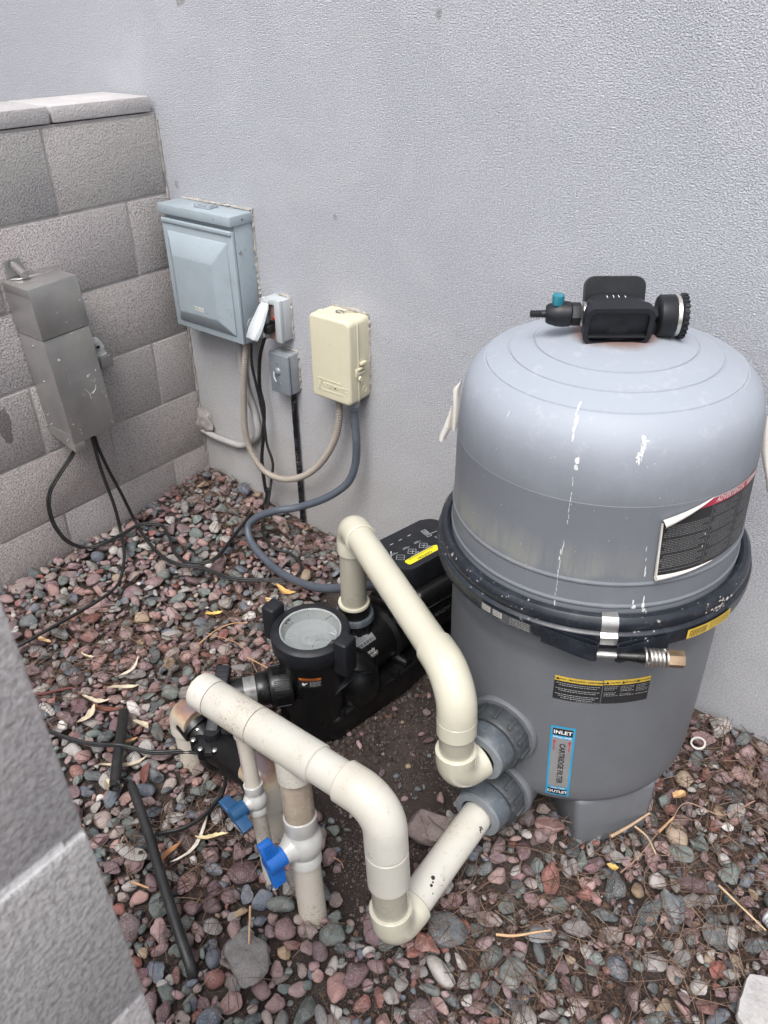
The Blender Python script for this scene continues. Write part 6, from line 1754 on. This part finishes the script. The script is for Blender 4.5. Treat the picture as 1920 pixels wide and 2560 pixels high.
# unions
bm = BM(); lathe(bm, [(.034, .148), (.0405, .150), (.0425, .156), (.0425, .190), (.0405, .196), (.036, .198), (.034, .198)], 48, MT(RB.x, RB.y, 0), close=True)
for k in range(10): box(bm, (.0405, -.006, .152), (.0455, .006, .186), .0015, 2, M=MT(RB.x, RB.y, 0) @ Matrix.Rotation(R(36 * k), 4, 'Z'))
un = obj('discharge_union', bm, M_BLK, pu)
bm = BM(); lathe(bm, [(.034, .2045), (.0445, .2040), (.0465, .1990), (.0465, .1910), (.0430, .1905), (.034, .1975)], 48, MT(RB.x, RB.y, 0), close=True); obj('union_rim', bm, M_GCOL, un)
bm = BM(); lathe(bm, [(.031, .200), (.0372, .200), (.0372, .231), (.031, .231)], 48, MT(RB.x, RB.y, 0), close=True); obj('union_tailpiece', bm, M_BLK, un)
bm = BM(); lathe(bm, [(.0303, .230), (.0368, .2305), (.0372, .2345), (.036, .2375), (.0303, .2375)], 48, MT(RB.x, RB.y, 0), close=True); obj('pvc_collar', bm, M_PVC, un)
I0 = V((1.026, -.643, .150)); I1 = V((.972, -.713, .150)); di = (I1 - I0).normalized(); Mi = axM(I0, di)
bm = BM(); lathe(bm, [(.03, .0), (.040, .001), (.0435, .006), (.0440, .044), (.041, .049), (.03, .050)], 48, Mi, close=True)
for k in range(8):
    for j in range(6): box(bm, (.0435, -.0100 + j * .0038, .008), (.0454, -.0082 + j * .0038, .040), M=Mi @ Matrix.Rotation(R(45 * k), 4, 'Z'))
iu = obj('intake_union', bm, M_BLK, pu)
bm = BM(); lathe(bm, [(0, .048), (.0335, .048), (.0365, .052), (.0370, .074), (.0345, .078), (0, .078)], 40, Mi); obj('union_tailpiece', bm, M_BLK, iu)
bm = BM(); lathe(bm, [(0, .076), (.0315, .076), (.0315, .105), (0, .105)], 40, Mi); obj('clear_collar', bm, simple("grey_clear_plastic", (.17, .17, .165), .2, var=.4, vscale=50, coat=.4), iu)
bm = BM(); p3 = I0 + di * .104; sweep(bm, fillet([p3, I0 + di * .138, VC + V((-.020, .076, .010))], .02, 8), .0325, 32); obj('intake_pipe', bm, M_BLK, iu)
# motor and drive
bm = BM(); lathe(bm, [(0, 0), (.078, 0), (.080, .01), (.080, .25), (.072, .262), (0, .262)], 56, axM((1.040, -.32, .112), (.12, .99, 0)))
for k in range(40):
    Mk = axM((1.040, -.32, .112), (.12, .99, 0)) @ Matrix.Rotation(R(9 * k), 4, 'Z'); box(bm, (.078, -.0012, .02), (.086, .0012, .245), M=Mk)
box(bm, (.99, -.30, -.02), (1.11, -.12, .05), .006)
obj('motor', bm, M_BLK, pu)
DRM = MT(1.078, -.205, 0) @ Matrix.Rotation(R(-11.5), 4, 'Z')
bm = BM(); box(bm, (-.088, -.118, .115), (.096, .135, .252), .022, 4, M=DRM)
box(bm, (-.091, -.121, .205), (.099, .138, .209), .002, 1, M=DRM)
box(bm, (-.05, -.150, .15), (.03, -.10, .200), .01, 3, M=DRM)
hs = obj('drive_housing', bm, M_BLK, pu)
bm = BM()
prism(bm, [(x_, y_) for x_, y_ in rrect(.136, .206, .036, 8)], .255, .318, DRM @ MT(0, -.033, 0), bev=.005)
dl = obj('drive_cover', bm, M_BLKD, hs)
dlf = lambda o_=.0006: (lambda u, v: DRM @ V((.004 + u, -.002 + v, .318 + o_)))
bm = BM(); f1, f2 = dlf(), dlf(.0012)
ys0, ys1 = -.108, -.006
bm.faces.new([bm.verts.new(f1(.038 + x_, (ys0 + ys1) / 2 + y_)) for x_, y_ in rrect(.0190, ys1 - ys0, .006, 4)]).material_index = 0
put_text(bm, "CAUTION", .0115, lambda u, v: f2(.0545 - v * -1 - .002, -u - .052), 'CENTER', .03, 1) if False else put_text(bm, "\u25b2 CAUTION", .0115, lambda u, v: f2(.0520 - v, u - .045), 'CENTER', .02, 1) if False else put_text(bm, "CAUTION", .0095, lambda u, v: f2(.0425 + v, -u - .055), 'CENTER', .02, 1)
filler(bm, lambda u, v: f2(.0325 + v, u), ys0 + .012, ys1 - .012, 0, .0014, 900, 1, .003, .008)
yl = obj('caution_strip', bm, [simple("bright_yellow", (.78, .66, .02), .4), M_INK], dl)
bm = BM()
def lineseg(a, b, w=.0011):
    a, b = V((*a, 0)), V((*b, 0)); d_ = (b - a).normalized(); n_ = V((-d_.y, d_.x, 0)) * w / 2
    bm.faces.new([bm.verts.new(f1(q_.x, q_.y)) for q_ in (a - n_, b - n_, b + n_, a + n_)])
for yc in (-.104, -.068, -.032):
    dmd = [(.012, yc - .013), (.025, yc), (.012, yc + .013), (.0, yc)]
    for a_, b_ in zip(dmd, dmd[1:] + dmd[:1]): lineseg(a_, b_, .0009)
    if yc > -.1: lineseg((.008, yc - .004), (.017, yc + .005), .0014); lineseg((.019, yc - .005), (.009, yc + .006), .001); lineseg((.020, yc + .004), (.025, yc + .011), .0018)
    else: lineseg((.006, yc - .008), (.018, yc + .005), .0008)
    lineseg((-.006, yc - .012), (-.006, yc + .008), .0011); lineseg((-.0095, yc - .010), (-.0095, yc + .003), .0009)
for yc in (-.086, -.058, -.030): lineseg((-.040, yc - .005), (-.040, yc + .005), .0018)
lineseg((-.008, -.128), (-.016, -.118), .004); lineseg((-.002, -.122), (-.010, -.112), .003); lineseg((-.012, -.112), (-.02, -.105), .003); lineseg((-.03, -.112), (-.03, -.109), .002)
lineseg((.0268, -.085), (.0268, -.015), .0009)
for a_, b_ in (((-.034, .004), (-.006, .000)), ((-.006, .000), (-.005, .012)), ((-.034, .004), (-.033, .016)), ((-.033, .016), (-.005, .012)), ((-.030, .008), (-.010, .005)), ((-.030, .012), (-.010, .009)), ((-.012, .016), (-.010, .034)), ((.004, .014), (.022, .012)), ((.008, .020), (.024, .018)), ((.006, .026), (.020, .024))): lineseg(a_, b_, .0012)
obj('printed_symbols', bm, simple("grey_print", (.42, .44, .47), .5), dl)
bm = BM(); put_text(bm, "JANDY", .019, lambda u, v: DRM @ V((.0970, u - .045, .172 + v)), 'CENTER', .0, 0)
bm2 = None
obj('side_lettering', bm, simple("dim_print", (.16, .16, .17), .5), hs)

# ================================================================ SMALL LOOSE THINGS
rg_ = V((1.789, -0.300, 0.203)); rg_ = V((1.769, -0.132, 0.030))
bm = BM(); zr_ = hz(rg_.x, rg_.y, .014); lathe(bm, [(.0125, 0), (.0160, 0), (.0162, .0045), (.0125, .0045)], 36, MT(rg_.x, rg_.y, zr_ + .001) @ Matrix.Rotation(R(12), 4, 'X') @ Matrix.Rotation(R(-10), 4, 'Y'), close=True)
single("plastic_ring", bm, simple("ring_white", (.60, .58, .55), .5), "small white plastic ring lying on the gravel by the wall", "ring")
bm = BM(); s0 = V((2.045, -0.599, 0.030)); zs_ = hz(s0.x, s0.y, .03); sr_ = random.Random(6)
sp_ = []
cor = [(-.050, -.03), (-.026, .045), (.03, .055), (.09, .05), (.085, -.09), (.0, -.085), (-.03, -.06)]
for (ax0, ay0), (bx0, by0) in zip(cor, cor[1:] + cor[:1]):
    for k in range(6): sp_.append((ax0 + (bx0 - ax0) * k / 6 + sr_.uniform(-.0022, .0022), ay0 + (by0 - ay0) * k / 6 + sr_.uniform(-.0022, .0022)))
prism(bm, sp_, 0, .013, MT(s0.x, s0.y, zs_ - .006) @ Matrix.Rotation(R(20), 4, 'Z') @ Matrix.Rotation(R(6), 4, 'Y'), bev=.0012)
single("broken_slab", bm, simple("pale_slab", (.40, .39, .385), .9, var=.25, vscale=22, bmp=.005, bscale=70, dust=.6, dustcol=(.25, .22, .2), spots=.5, spotscale=90), "pale broken piece of flat slab at the bottom right corner", "slab")
bm = BM(); s1 = V((1.708, 0.637, 0.040)) if False else V((2.028, -0.459, 0.040)); Mc = MT(s1.x, s1.y, hz(s1.x, s1.y, .02) + .018) @ Matrix.Rotation(R(55), 4, 'Z') @ Matrix.Rotation(R(90), 4, 'X')
lathe(bm, [(0, -.03), (.014, -.03), (.018, -.026), (.0185, .024), (.0165, .028), (0, .028)], 32, Mc)
for k in range(9): lathe(bm, [(.0187, -.02 + k * .0045), (.0189, -.0195 + k * .0045), (.0187, -.019 + k * .0045)], 32, Mc, mat=1)
single("small_canister", bm, [simple("canister_white", (.55, .56, .58), .35), M_INK], "small white canister with thin dark lines at the right edge of the gravel", "canister")
